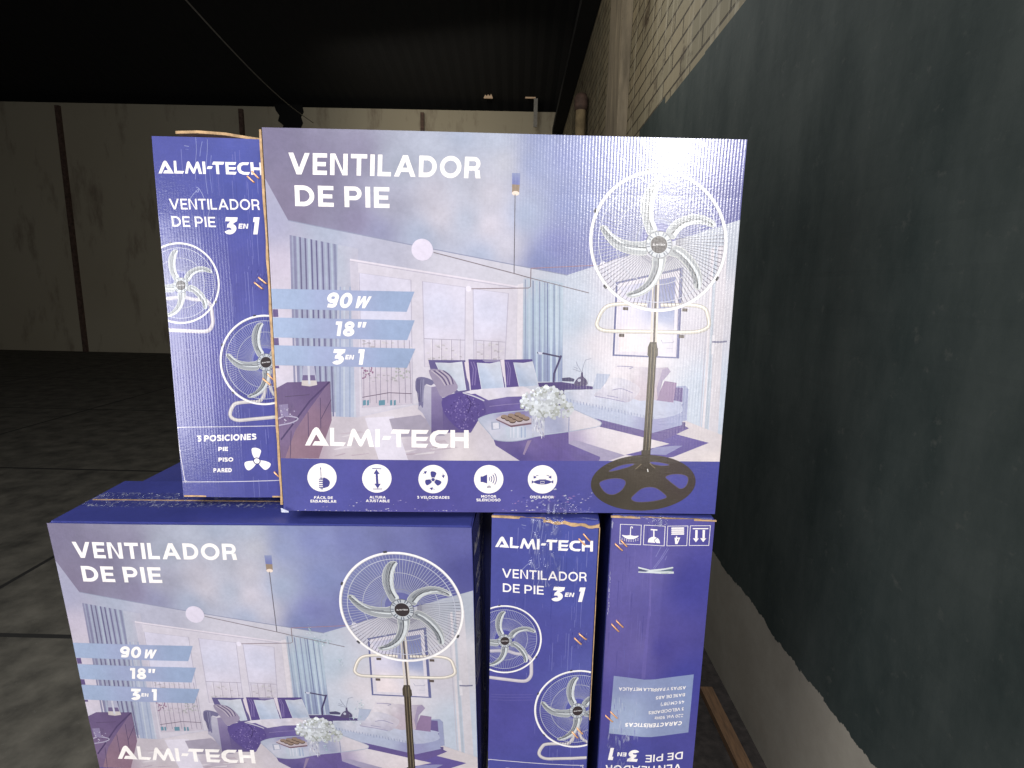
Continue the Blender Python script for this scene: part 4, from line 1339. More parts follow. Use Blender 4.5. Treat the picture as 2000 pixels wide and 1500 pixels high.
    for k in range(70):
        x, y = rr.gauss(1085, 38), rr.gauss(978, 10)
        s = rr.uniform(.5, 1.8)
        ink.poly(P(a, [(x, y), (x + s * 3, y - s), (x + s * 4, y + s * .4), (x + s, y + s)]), C(*rr.choice(((150, 120, 178), (190, 190, 210), (124, 120, 190), (70, 72, 150)))))
    # ribbons
    for p, s in (([(490, 119), (1900, 148), (1825, 345), (490, 314)], 0), ([(500, 399), (1903, 427), (1830, 620), (500, 593)], 1), ([(510, 669), (1910, 702), (1830, 888), (510, 863)], 2)):
        ink.part('ribbon', pic)
        ink.wash(P(z4, p), [(*z4(560, p[0][1] + 90), C(166, 182, 216)), (*z4(1200, p[0][1] + 100), C(164, 172, 208)), (*z4(1800, p[1][1] + 90), C(156, 172, 206))], .012, .03, 30)
        if s == 0:
            write(ink, '90', z4(1030, 303), z4(1278, 307), z4(1046, 158), WHITE, .25, .10, .10)
            write(ink, 'W', z4(1306, 308), z4(1438, 310), z4(1322, 192), WHITE, .27, .08, .26)
        elif s == 1:
            write(ink, '18', z4(1120, 578), z4(1312, 582), z4(1118, 437), WHITE, .25, .14, .15)
            write(ink, '"', z4(1328, 582), z4(1408, 584), z4(1328, 442), WHITE, .27, .08, .20)
        else:
            write(ink, '3', z4(1078, 855), z4(1205, 857), z4(1088, 706), WHITE, .27, .1, .17)
            write(ink, 'EN', z4(1226, 806), z4(1308, 808), z4(1230, 762), WHITE, .25, .1, .1)
            write(ink, '1', z4(1340, 857), z4(1398, 858), z4(1338, 708), WHITE, .27, .1, .15)
    # headline
    ink.part('headline', pic)
    write(ink, 'VENTILADOR', z3(669, 502), z3(2542, 544), z3(669, 292), WHITE, .215, .155)
    write(ink, 'DE PIE', z3(735, 813), z3(1656, 833), z3(727, 610), WHITE, .215, .17)
    ink.part('brand_lettering', pic)
    logo(ink, z5(835, 345), z5(2428, 371), z5(2428, 196), WHITE)
    # pictograms
    caps = [((630, 931.3), ('FÁCIL DE', (614.5, 973), (651, 973.4), (614.6, 968)), ('ENSAMBLAR', (607.5, 980), (658, 980.6), (607.6, 974.8))),
            ((737, 933), ('ALTURA', (722.5, 972), (754, 972.4), (722.6, 967)), ('AJUSTABLE', (715.5, 979), (761.5, 979.5), (715.6, 974))),
            ((846.4, 934.4), ('3 VELOCIDADES', (815, 972.5), (878, 973), (815, 967.3)), None),
            ((954.6, 935), ('MOTOR', (940, 971), (969, 971.3), (940, 966)), ('SILENCIOSO', (930.5, 978), (977.5, 978.3), (930.5, 972.8))),
            ((1059.4, 935.6), ('OSCILADOR', (1035, 972.5), (1081, 973), (1035, 967.5)), None)]
    sc = 28.6
    for k, (c0, t1, t2) in enumerate(caps):
        ink.part('icon', pic)
        ink.poly(P(a, circle(c0[0], c0[1], sc, sc * .97, 48)), WHITE)
        q = lambda l: P(a, [(c0[0] + x, c0[1] + y) for x, y in l])
        st = lambda l, w: ink.many(strip(q(l), w * .00063), INKB)
        if k == 0:
            st([(-2.6, -20), (-1.6, 3)], 1.2)
            ink.poly(q([(-3.9, -16), (-2.6, -21), (-1.2, -16)]), INKB)
            ink.poly(q(smooth([(2, 1.5), (8, 1.5), (14, 6), (15.5, 11), (13, 17), (8, 19.5), (2, 19.5)], 4, True)), INKB)
            for y in (4.5, 8, 12, 16, 19.5):
                st([(-6, y), (4, y)], 2.2)
            ink.poly(q([(-3.5, 20.5), (2.5, 20.5), (1.5, 23.5), (-2.5, 23.5)]), C(150, 150, 176))
            st([(-4.5, 1.6), (2, 1.6)], 2)
        elif k == 1:
            st([(-9, -19.5), (9, -18.8)], 1.8)
            st([(-7.5, 20.6), (10.5, 20.6)], 1.8)
            st([(-.5, -12), (1.2, 14)], 5)
            ink.poly(q([(-6.5, -9), (-.8, -18), (5.8, -8.5)]), INKB)
            ink.poly(q([(-5, 10), (7.5, 10.3), (1.6, 20)]), INKB)
        elif k == 2:
            cc = a(c0[0], c0[1] + 1)
            prop(ink, cc, .0118, INKB, WHITE, 92)
            for p1, p2 in (((-19, -10), (-12, -16)), ((19, -11), (20.5, -1.5)), ((3, 20), (-7, 17.5))):
                dx, dy = p2[0] - p1[0], p2[1] - p1[1]
                l = math.hypot(dx, dy)
                dx, dy = dx / l, dy / l
                st([p1, (p2[0] - dx * 3, p2[1] - dy * 3)], 1.3)
                ink.poly(q([p2, (p2[0] - dx * 6 - dy * 3.4, p2[1] - dy * 6 + dx * 3.4), (p2[0] - dx * 6 + dy * 3.4, p2[1] - dy * 6 - dx * 3.4)]), INKB)
        elif k == 3:
            ink.poly(q([(-16, -5.5), (-11.5, -5.5), (-3, -9.5), (-3, 8.5), (-11.5, 5.5), (-16, 5.5)]), INKB)
            for i, r in enumerate((6, 10, 14.5, 19)):
                arc = [(-4 + r * math.cos(t), -.5 + r * math.sin(t)) for t in np.linspace(-.62, .62, 10)]
                st(arc, 1.8)
            write(ink, 'dB', a(c0[0] - 3.5, c0[1] + 17), a(c0[0] + 4, c0[1] + 17), a(c0[0] - 3.5, c0[1] + 12.6), C(120, 118, 150), .2)
        else:
            ink.poly(q(smooth([(-18, 5), (-10, 1.5), (0, 1), (10, 1.5), (18, 5), (10, 9), (0, 10), (-10, 9)], 4, True)), INKB)
            for s in (-1, 1):
                ink.poly(q([(s * 16, 5), (s * 21, 1.5), (s * 21, 8.5)]), INKB)
                st([(s * 8, -8), (s * 12, -7), (s * 15.5, -4)], 1.5)
                ink.poly(q([(s * 17.5, -1.5), (s * 11.5, -3), (s * 17.2, -8)]), INKB)
            ink.many(strip(q([(-4, 4), (3.5, 4), (3.5, 8), (-4, 8)]), .0006, True), WHITE)
            st([(-7, .2), (7, .2)], 1)
        for t in (t1, t2):
            if t:
                write(ink, t[0], a(*t[1]), a(*t[2]), a(*t[3]), WHITE, .22, .14)
    # the fan
    ink.part('fan_picture', pic)
    loop = smooth([(800, 200), (640, 190), (480, 190), (370, 212), (305, 275), (262, 370), (255, 420), (300, 465), (420, 482), (870, 490), (1250, 495), (1390, 475), (1465, 425), (1460, 330), (1430, 245), (1330, 205), (1120, 200), (950, 200)], 4)
    tube_print(ink, P(f2, loop), .0052)
    for x, y in ((565, 238), (1208, 252), (522, 528), (1172, 540)):
        ink.poly(P(f2, [(x - 28, y - 18), (x + 30, y - 16), (x + 28, y + 18), (x - 30, y + 16)]), C(104, 92, 88))
    # chrome rod
    for dx, w, c in ((-26, 26, (226, 214, 204)), (4, 26, (100, 90, 86)), (26, 24, (232, 220, 210))):
        ink.many(strip(P(f2, [(905 + dx, -330), (870 + dx, 610)]), w / 5.5556 * .000635), C(*c))
    fx = lambda x, y: f1(920 + 745 * x, 890 + 768 * y)
    fan_print(ink, fx, C(172, 176, 204), C(112, 106, 124), False)
    ink.poly(P(f2, [(828, 600), (900, 600), (908, 660), (915, 668), (915, 745), (893, 765), (818, 765), (800, 740), (806, 655)]), C(84, 76, 66))
    pl = P(f2, [(815, 762), (895, 762), (862, 1420), (768, 1420)])
    ink.poly([f2(815, 762), f2(897, 762), f3(825, 720), f3(738, 720)], C(70, 60, 50))
    for o, w, c in ((30, 9, (128, 114, 94)), (66, 6, (150, 136, 110)), (8, 8, (96, 84, 70))):
        ink.poly([f2(815 + o, 620), f2(815 + o + w, 620), f3(738 + o + w, 700), f3(738 + o, 700)], C(*c))
    b = Z(A, 1130, 880, 7.4074)
    BR = (82, 72, 62)
    ink.wash(P(b, [(932 + 757 * math.cos(t) - 20 * math.sin(t), 463 + 405 * math.sin(t) - 14 * math.cos(t)) for t in np.linspace(0, 2 * PI, 64, False)]), [(*b(400, 600), C(78, 70, 60)), (*b(1500, 300), C(80, 68, 66)), (*b(900, 300), C(86, 76, 66)), (*b(930, 820), C(84, 76, 66))], .006)
    for hl in ([(435, 298), (520, 245), (640, 203), (760, 187), (805, 190), (740, 228), (620, 264), (520, 290)],
               [(1020, 165), (1120, 160), (1250, 182), (1312, 206), (1200, 216), (1080, 196)],
               [(300, 470), (380, 422), (520, 398), (630, 410), (680, 450), (660, 520), (600, 590), (510, 635), (420, 625), (350, 570)],
               [(760, 690), (820, 620), (900, 555), (1000, 525), (1110, 537), (1200, 592), (1270, 660), (1238, 692), (1100, 727), (960, 742), (820, 738)],
               [(1255, 380), (1320, 345), (1430, 335), (1530, 350), (1580, 395), (1570, 470), (1530, 530), (1460, 548), (1390, 500), (1300, 430)]):
        s_ = smooth(hl, 3, True)
        ink.poly(P(b, s_), C(92, 90, 164))
        ink.many(strip(P(b, s_), .0009, True), C(108, 96, 104))
    ink.poly(P(b, [(905, -10), (1022, -10), (1020, 160), (1100, 250), (1060, 300), (840, 300), (818, 260), (905, 180)]), C(78, 68, 58))
    for l in ([(905, 190), (880, 215), (820, 265)], [(1025, 180), (1060, 215), (1105, 250)]):
        ink.many(strip(P(b, l), .0014), C(132, 118, 98))
    ink.many(strip(P(b, [(994, 262), (1003, 305)]), .0012), C(240, 238, 236))
    return ink


def end_top(ink, m, mb):
    """blue narrow panel: m reads the lower carton, mb the upper one"""
    P = lambda z, l: [z(*p) for p in l]
    e1, e2, e3 = Z(m, 930, 990, 7.1429), Z(m, 930, 1180, 7.1429), Z(m, 920, 1340, 7.1429)
    ink.xb = ([0, .02, .055, .09, .125, ink.w], [0, -.0008, -.0018, -.0022, -.0014, 0])
    ink.zb = ([-H, -.36, -.22, -.10, -.03, 0], [0, -.0006, .0004, -.0008, -.0006, 0])
    base = ink.part('end_panel')
    ink.wash([(0, 0), (ink.w, 0), (ink.w, -H), (0, -H)], [(.02, -.05, C(84, 88, 162)), (.12, -.05, C(82, 90, 166)), (.08, -.2, C(86, 86, 160)), (.13, -.25, C(96, 100, 172)), (.03, -.3, C(88, 84, 158)), (.08, -.45, C(84, 86, 160))], .012, .05, 30)
    rr = random.Random(11)
    for k in range(90):                       # rubbed vertical streaks
        x = rr.choice((rr.gauss(.112, .018), rr.uniform(.01, .14)))
        y = -rr.uniform(.01, .47)
        l = rr.uniform(.006, .05)
        ink.poly([(x, y), (x + rr.uniform(.0003, .0009), y), (x + rr.uniform(.0003, .0008), y - l), (x, y - l * .9)], C(*rr.choice(((104, 108, 178), (112, 112, 180), (70, 74, 150), (126, 128, 190)))))
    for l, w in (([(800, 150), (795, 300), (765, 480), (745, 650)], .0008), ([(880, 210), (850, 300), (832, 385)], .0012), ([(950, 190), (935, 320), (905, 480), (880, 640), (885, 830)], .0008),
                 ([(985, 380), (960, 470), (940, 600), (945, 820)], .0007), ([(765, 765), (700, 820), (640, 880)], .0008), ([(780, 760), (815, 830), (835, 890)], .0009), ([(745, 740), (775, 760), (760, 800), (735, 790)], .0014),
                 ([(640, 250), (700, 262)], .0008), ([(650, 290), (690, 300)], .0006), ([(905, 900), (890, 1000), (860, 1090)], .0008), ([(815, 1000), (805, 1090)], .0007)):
        ink.many(strip(smooth(P(e1, l), 4), w * .7), C(*rr.choice(((148, 152, 202), (132, 138, 196), (168, 172, 212)))))  # glints of the wrinkled tape, painted as pale ink lines
    for y in (1255, 1290, 1330):
        ink.many(strip(P(e2, [(215, y), (480, y + 8), (800, y + 4)]), .0006), C(112, 106, 172))
    for k in range(24):
        x = rr.gauss(1450, 60)
        y = rr.gauss(520, 70)
        ink.many(strip(P(e2, [(x, y), (x + rr.uniform(-30, 30), y + rr.uniform(15, 50))]), .0006), C(*rr.choice(((128, 132, 196), (66, 70, 140)))))
    ink.part('fan_picture', base)
    F1 = lambda x, y: e2(402 + 516 * x, 486 + 473 * y)
    tube_print(ink, P(e2, smooth([(200, 655), (420, 650), (560, 690), (700, 705), (765, 770), (775, 900), (770, 990), (725, 1055), (640, 1072), (400, 1045), (190, 1020)], 4)), .0052, (206, 196, 206), (226, 216, 222), (170, 160, 176))
    fan_print(ink, F1, C(166, 166, 208), C(166, 166, 208), True)
    ink.part('fan_picture', base)
    F2 = lambda x, y: m(1128 + 83.5 * x, 1386.5 + 75 * y)
    tube_print(ink, P(e3, smooth([(1440, 600), (1440, 690), (1410, 770), (1340, 815), (1200, 806), (1050, 808), (995, 845), (955, 920), (975, 975), (1060, 1010), (1250, 1016), (1700, 1028)], 4)), .0052, (206, 198, 200), (230, 222, 220), (160, 150, 160))
    tube_print(ink, P(e3, smooth([(1500, 580), (1520, 680), (1560, 760), (1640, 812)], 4)), .0046, (206, 198, 200), (230, 222, 220), (160, 150, 160))
    fan_print(ink, F2, C(166, 166, 208), C(166, 166, 208), True)
    ink.part('brand_lettering', base)
    logo(ink, e1(272, 556), e1(1635, 640), e1(1638, 490), WHITE)
    ink.part('lettering', base)
    write(ink, 'VENTILADOR', e1(370, 980), e1(1548, 1052), e1(370, 856), WHITE, .165, .15)
    write(ink, 'DE PIE', e1(380, 1180), e1(948, 1223), e1(380, 1060), WHITE, .165, .17)
    write(ink, '3', e1(1020, 1308), e1(1195, 1322), e1(1040, 1108), WHITE, .265, .1, .20)
    write(ink, 'EN', e1(1240, 1256), e1(1362, 1264), e1(1248, 1198), WHITE, .24, .12, .1)
    write(ink, '1', e1(1405, 1334), e1(1482, 1338), e1(1410, 1130), WHITE, .30, .1, .20)
    b3, b8 = Z(mb, 430, 820, 8.336), Z(mb, 430, 820, 8.336)
    ink.part('position_panel', base)
    pa, pb = (346, 838), (540, 831)
    fr = [mb(350, 836), mb(356, 834), mb(531, 831), mb(539, 833), mb(545, 838), mb(551, 930), mb(549, 936.5), mb(543, 937.5), mb(372, 940.5), mb(366, 939), mb(361, 934), mb(347, 842)]
    ink.many(strip(smooth(fr, 3, True), .0011, True), C(220, 214, 226))
    write(ink, '3 POSICIONES', mb(386, 862), mb(502, 857.5), mb(386, 850), WHITE, .24, .13)
    for s, x1, y in (('PIE', 447.4, 879.4), ('PISO', 457.6, 900), ('PARED', 454.6, 920.8)):
        x0 = {'PIE': 430, 'PISO': 429, 'PARED': 420}[s]
        x0 = 424 if s != 'PARED' else 419
        x0 = x1 - {'PIE': 19, 'PISO': 29, 'PARED': 36}[s]
        write(ink, s, mb(x0, y + .6), mb(x1, y), mb(x0, y - 7.4), WHITE, .25, .13)
    prop(ink, mb(503.4, 899), .0195, WHITE, C(62, 60, 120), 95)


def right_art():
    """the carton standing on its head: instructions and pictograms, traced as they hang"""
    ink = Ink(.143, H)
    m = FM
    P = lambda z, l: [z(*p) for p in l]
    g1, g2, g3 = Z(m, 1160, 990, 7.1429), Z(m, 1160, 1180, 7.1429), Z(m, 1160, 1300, 7.1429)
    ink.xb = ([0, .02, .055, .076, .10, .143], [0, -.0008, -.0026, -.0044, -.0026, 0])
    ink.zb = ([-H, -.40, -.30, -.08, 0], [0, -.0006, -.0010, .0002, 0])
    base = ink.part('end_panel')
    ink.wash([(0, 0), (.143, 0), (.143, -H), (0, -H)], [(.01, -.03, C(104, 98, 166)), (.05, -.08, C(112, 104, 170)), (.055, -.2, C(116, 106, 168)), (.03, -.2, C(108, 98, 164)), (.075, -.2, C(82, 76, 152)), (.12, -.1, C(80, 78, 156)), (.12, -.25, C(78, 78, 158)), (.01, -.3, C(92, 84, 158)), (.06, -.4, C(84, 84, 160))], .008, .04, 30)  # left of the crease is paler: sheen painted into the ink colours
    rr = random.Random(5)
    for k in range(60):
        x = rr.uniform(.004, .055)
        y = -rr.uniform(.01, .42)
        ink.poly([(x, y), (x + rr.uniform(.0003, .0009), y), (x + .0004, y - rr.uniform(.02, .06)), (x, y - .02)], C(*rr.choice(((110, 104, 174), (88, 82, 152), (120, 112, 178)))))
    for k in range(110):                       # ink rubbed off along the top fold, its bright glint painted in too
        x = 245 + 1380 * rr.random() ** 1.3
        y = 128 + abs(rr.gauss(0, 7)) * (1.6 if x < 700 else 1)
        l = rr.uniform(6, 40) if x < 1100 else rr.uniform(4, 14)
        ink.poly(P(g1, [(x, y), (x + l, y - 1), (x + l * .9, y + rr.uniform(2, 9)), (x + 2, y + rr.uniform(2, 8))]), C(*rr.choice(((226, 226, 238), (190, 186, 216), (160, 154, 200)))))
    for k in range(60):                        # scrapes down the left fold
        y = rr.choice((rr.uniform(200, 280), rr.uniform(900, 1500)))
        x = 242 - (y - 200) * .045 + rr.gauss(0, 6)
        ink.poly(P(g1, [(x, y), (x + rr.uniform(2, 9), y), (x + rr.uniform(1, 6), y + rr.uniform(10, 50)), (x, y + 12)]), C(*rr.choice(((206, 206, 226), (160, 156, 200)))))
    for l in ([(905, 540), (870, 610), (835, 680)], [(990, 545), (900, 700), (800, 840)], [(1010, 560), (920, 700), (815, 850)], [(985, 660), (960, 720)]):
        ink.many(strip(P(g1, l), .0008), C(140, 136, 196))
    # lighter crease down the middle
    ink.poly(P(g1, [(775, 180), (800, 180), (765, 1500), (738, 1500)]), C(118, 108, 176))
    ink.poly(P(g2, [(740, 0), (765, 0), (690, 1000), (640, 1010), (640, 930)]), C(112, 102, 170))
    # four handling marks
    ink.part('handling_marks', base)
    for x0, x1, xb0, xb1 in ((355, 640, 345, 630), (680, 962, 668, 948), (998, 1278, 985, 1262), (1312, 1590, 1296, 1568)):
        ink.many(strip(P(g1, [(x0, 248), (x1, 250), (xb1, 522), (xb0, 520)]), .0010, True), WHITE)
    ink.many(strip(P(g1, smooth([(520, 300), (518, 282), (505, 278), (496, 292), (490, 400)], 4)), .0011), WHITE)
    ink.poly(P(g1, smooth([(375, 398), (430, 402), (490, 396), (550, 404), (605, 398), (570, 432), (500, 450), (430, 440)], 3, True)), WHITE)
    for k in range(16):
        t = .25 + k % 8 * .09
        x, y = 380 + (k % 8) * 31, 430 + 28 * math.sin(PI * (k % 8 + .5) / 8) + (k // 8) * 18
        ink.many(strip(P(g1, [(x, y), (x - 6, y + 10)]), .0008), WHITE)
    ink.poly(P(g1, [(768, 298), (858, 300), (857, 316), (767, 315)]), WHITE)
    ink.poly(P(g1, [(802, 314), (818, 314), (818, 410), (802, 410)]), WHITE)
    ink.poly(P(g1, smooth([(728, 485), (738, 440), (775, 412), (815, 405), (850, 415), (880, 440), (893, 488)], 4)), WHITE)
    ink.many(strip(P(g1, [(850, 418), (812, 452), (842, 492)]), .0010), C(86, 80, 154))
    for y in (268, 295, 322, 349):
        ink.poly(P(g1, [(1050, y), (1226, y + 1), (1223, y + 21), (1046, y + 20)]), WHITE)
    for k in ([(1092, 410), (1172, 408), (1132, 498), (1102, 498)], [(1112, 388), (1128, 388), (1128, 415), (1112, 415)]):
        ink.poly(P(g1, k), WHITE)
    ink.poly(P(g1, [(1128, 428), (1146, 428), (1128, 462)]), C(86, 80, 154))
    ink.poly(P(g1, [(1345, 281), (1562, 283), (1560, 297), (1344, 295)]), WHITE)
    for x in (1396, 1498):
        ink.poly(P(g1, [(x - 15, 308), (x + 17, 308), (x + 14, 420), (x - 18, 420)]), WHITE)
        ink.poly(P(g1, [(x - 48, 422), (x + 34, 424), (x - 8, 476)]), WHITE)
    # torn hand slit
    ink.part('torn_slit', base)
    ink.poly(P(g1, [(598, 828), (760, 862), (1072, 812), (1076, 832), (900, 862), (1082, 878), (1084, 906), (600, 908), (598, 892), (700, 893), (740, 878), (598, 848)]), C(226, 230, 232))
    ink.poly(P(g1, [(606, 852), (740, 880), (690, 890), (604, 888)]), C(96, 100, 128))
    ink.poly(P(g1, [(800, 878), (930, 862), (1062, 838), (1064, 868), (930, 874)]), C(110, 128, 138))
    ink.poly(P(g1, [(900, 894), (1020, 894), (1000, 900), (910, 900)]), C(120, 140, 130))
    # pale specification block
    ink.part('specification_block', base)
    ink.wash(P(g3, [(262, 133), (480, 146), (680, 160), (900, 133), (1360, 85), (1285, 885), (960, 922), (640, 948), (400, 940), (195, 932)]), [(*g3(400, 250), C(146, 154, 194)), (*g3(400, 600), C(164, 176, 208)), (*g3(300, 850), C(168, 180, 212)), (*g3(900, 250), C(146, 156, 196)), (*g3(1000, 700), C(148, 158, 198)), (*g3(1250, 300), C(142, 156, 198))], .006, .03, 40)
    for k in range(46):
        x, y = rr.uniform(250, 590), rr.uniform(380, 1040)
        ink.poly(P(g3, [(x, y), (x + rr.uniform(4, 10), y), (x + rr.uniform(2, 8), y + rr.uniform(40, 150)), (x, y + 50)]), C(*rr.choice(((176, 184, 212), (160, 166, 204), (190, 196, 218), (136, 136, 190)))))
    sp = [('CARACTERÍSTICAS', (1200, 726), (424, 770), (1194, 780), .24, .10), ('220 Vol. 50Hz', (1215, 625), (818, 656), (1211, 666), .18, 0), ('3 VELOCIDADES', (1225, 530), (735, 580), (1221, 572), .18, 0),
          ('45 CM (18")', (1228, 440), (905, 470), (1224, 481), .18, 0), ('BASE DE ABS', (1238, 338), (835, 376), (1234, 380), .18, 0), ('ASPAS Y PARRILLA METÁLICA', (1250, 240), (332, 284), (1246, 283), .18, 0)]
    for s, b0, b1, t, w, sl in sp:
        write(ink, s, g3(*b0), g3(*b1), g3(*t), WHITE, w, .15, sl)
    ink.part('lettering', base)
    write(ink, 'DE PIE', g3(1212, 1152), g3(695, 1192), g3(1204, 1252), WHITE, .17, .17)
    write(ink, '3', g3(640, 1136), g3(480, 1140), g3(616, 1300), WHITE, .265, .1, .17)
    write(ink, 'EN', g3(438, 1182), g3(316, 1186), g3(434, 1236), WHITE, .24, .12, .08)
    write(ink, '1', g3(284, 1130), g3(218, 1132), g3(270, 1300), WHITE, .30, .1, .12)
    write(ink, 'VENTILADOR', g3(1195, 1318), g3(150, 1372), g3(1188, 1432), WHITE, .165, .15)
    return ink


# ------------------------------------------------------------------ cartons
def carton_body(parent, w, d, h, mat=None, dent=0.0, seed=1):
    bm = bmesh.new()
    add_box(bm, 0, w, 0, d, 0, h)
    bmesh.ops.subdivide_edges(bm, edges=[e for e in bm.edges], cuts=5, use_grid_fill=True)
    rr = random.Random(seed)
    for v in bm.verts:
        if abs(v.co.y) < 1e-6 and .001 < v.co.x < w - .001 and .001 < v.co.z < h - .001:
            v.co.y = .006
        elif abs(v.co.x - w) < 1e-6 and .001 < v.co.y < d - .001 and .001 < v.co.z < h - .001 and d < .2:
            v.co.x = w - .006
    for v in bm.verts:
        if abs(v.co.y) < 1e-6:
            v.co.y = .0022
    if dent:
        for v in bm.verts:
            if v.co.z > h - 1e-4 and v.co.y > 1e-4:
                v.co.z -= dent * rr.random() * .5
    bmesh.ops.bevel(bm, geom=[e for e in bm.edges if len(e.link_faces) == 2 and e.calc_face_angle(0) > 1.0], offset=.0022, segments=2, affect='EDGES')
    return link_mesh('body', bm, mat or MAT['blue'], parent)


def staples(parent, m, h, segs, off=0.0):
    """copper stitching wire, each a bridge whose ends enter the board"""
    for z, a0, a1 in segs:
        p, q = z(*a0), z(*a1)
        p, q = (p[0] + off, p[1] + h), (q[0] + off, q[1] + h)
        bm = bmesh.new()
        y = -.0034
        add_tube(bm, [(p[0], -.0002, p[1]), (p[0], y * .8, p[1]), (p[0] * .93 + q[0] * .07, y, p[1] * .93 + q[1] * .07),
                      (p[0] * .07 + q[0] * .93, y, p[1] * .07 + q[1] * .93), (q[0], y * .8, q[1]), (q[0], -.0002, q[1])], .0011, 6)
        link_mesh('staple', bm, MAT['copper'], parent, True)


def edge_strip(parent, name, pts, w, th, mat=None, seed=0):
    """torn raw board edge running along pts (local), w wide seen from the front, th deep"""
    rr = random.Random(seed)
    bm = bmesh.new()
    rings = []
    n = len(pts)
    for i, (x, y, z, nx, nz) in enumerate(pts):
        ww = w * (1 + rr.uniform(-.25, .35))
        a = Vector((x, y, z))
        b = Vector((x + nx * ww, y, z + nz * ww))
        rings.append([bm.verts.new(a), bm.verts.new(b), bm.verts.new(b + Vector((0, th, 0))), bm.verts.new(a + Vector((0, th, 0)))])
    for r0, r1 in zip(rings, rings[1:]):
        for k in range(4):
            bm.faces.new((r0[k], r0[(k + 1) % 4], r1[(k + 1) % 4], r1[k]))
    bm.faces.new(rings[0][::-1])
    bm.faces.new(rings[-1])
    bmesh.ops.recalc_face_normals(bm, faces=bm.faces)
    return link_mesh(name, bm, mat or MAT['raw'], parent)


def tape_sheet(parent, x0, x1, z0, z1, y, seed=0, fold_back=0.0):
    rr = random.Random(seed)
    bm = bmesh.new()
    nx, nz = 10, 26
    g = [[bm.verts.new((x0 + (x1 - x0) * i / nx + (rr.uniform(-.001, .001) if i in (0, nx) else 0), y - rr.uniform(0, .0007), z0 + (z1 - z0) * j / nz)) for i in range(nx + 1)] for j in range(nz + 1)]
    for j in range(nz):
        for i in range(nx):
            bm.faces.new((g[j][i], g[j][i + 1], g[j + 1][i + 1], g[j + 1][i]))
    if fold_back:
        last = g[-1]
        back = [bm.verts.new(v.co + Vector((0, fold_back, .0005 + rr.uniform(0, .0006)))) for v in last]
        for i in range(nx):
            bm.faces.new((last[i], last[i + 1], back[i + 1], back[i]))
    return link_mesh('tape', bm, MAT['tape'], parent, True)


GROUP = 'cartons of standing fans in the stack'
# ---- setting first
bm = bmesh.new()
add_box(bm, -14, .73, -4, 11, -.05, 0)
structure(link_mesh('floor', bm, MAT['concrete']))
bm = bmesh.new()
add_box(bm, .50, .73, -3.5, 9.9, .0, .006)
structure(link_mesh('dirt_strip', bm, MAT['dirt']))

wall = thing('side_wall', 'long brick wall on the right with green dado and dirty white skirting', 'wall', (.73, 0, 0))
bm = bmesh.new()
add_box(bm, 0, .25, .15, 12, 0, 4.02)
link_mesh('brickwork', bm, MAT['side_wall'], wall)
bm = bmesh.new()
add_box(bm, -.07, -.002, 3.95, 4.5, 2.28, 4.0)
link_mesh('pilaster', bm, MAT['plaster'], wall)
wall2 = thing('back_wall', 'stained beige plaster wall far behind the cartons', 'wall', (0, 10, 0))
bm = bmesh.new()
add_box(bm, -14, .60, 0, .25, 0, 4.36)
link_mesh('plaster', bm, MAT['back_wall'], wall2)
bm = bmesh.new()
add_box(bm, -1.74, -1.68, -.06, -.002, 0, 4.3)
link_mesh('pilaster', bm, MAT['pipe'], wall2)
for xx in (-4.9, -8.1, -11.3):
    bm = bmesh.new()
    add_box(bm, xx, xx + .07, -.06, -.002, 0, 4.3)
    link_mesh('pilaster', bm, MAT['pipe'], wall2)
bm = bmesh.new()
rr = random.Random(2)
out = [(-4.30, 4.40), (-4.27, 4.30), (-4.21, 4.22), (-4.24, 4.13), (-4.15, 4.06), (-4.17, 3.99), (-4.08, 3.93), (-4.02, 3.97), (-3.96, 3.86), (-3.93, 3.62), (-3.87, 3.58),
       (-3.84, 3.80), (-3.86, 3.98), (-3.80, 4.10), (-3.83, 4.20), (-3.78, 4.28), (-3.80, 4.40)]
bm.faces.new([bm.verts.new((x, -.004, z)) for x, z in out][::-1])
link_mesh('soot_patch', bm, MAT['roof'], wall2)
# roof
roof = thing('roof', 'black roof high above the cartons', 'roof', (0, 0, 4.4))
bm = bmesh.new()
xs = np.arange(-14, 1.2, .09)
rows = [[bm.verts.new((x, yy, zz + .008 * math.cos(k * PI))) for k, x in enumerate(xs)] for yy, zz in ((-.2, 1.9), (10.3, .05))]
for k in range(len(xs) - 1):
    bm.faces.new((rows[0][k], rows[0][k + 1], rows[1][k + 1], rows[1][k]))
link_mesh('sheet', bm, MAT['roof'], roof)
bm = bmesh.new()
add_box(bm, .55, .72, 3.0, 10, -.40, -.30)
link_mesh('wall_plate', bm, MAT['roof'], roof)


def px_point(px, py, depth_y):
    d = RC @ np.array([(px - 1000) / F_PX, (py - 750) / F_PX, 1.0])
    p = d * (depth_y / d[1])
    return (float(p[0]), float(p[1]), float(p[2]) + EYE)


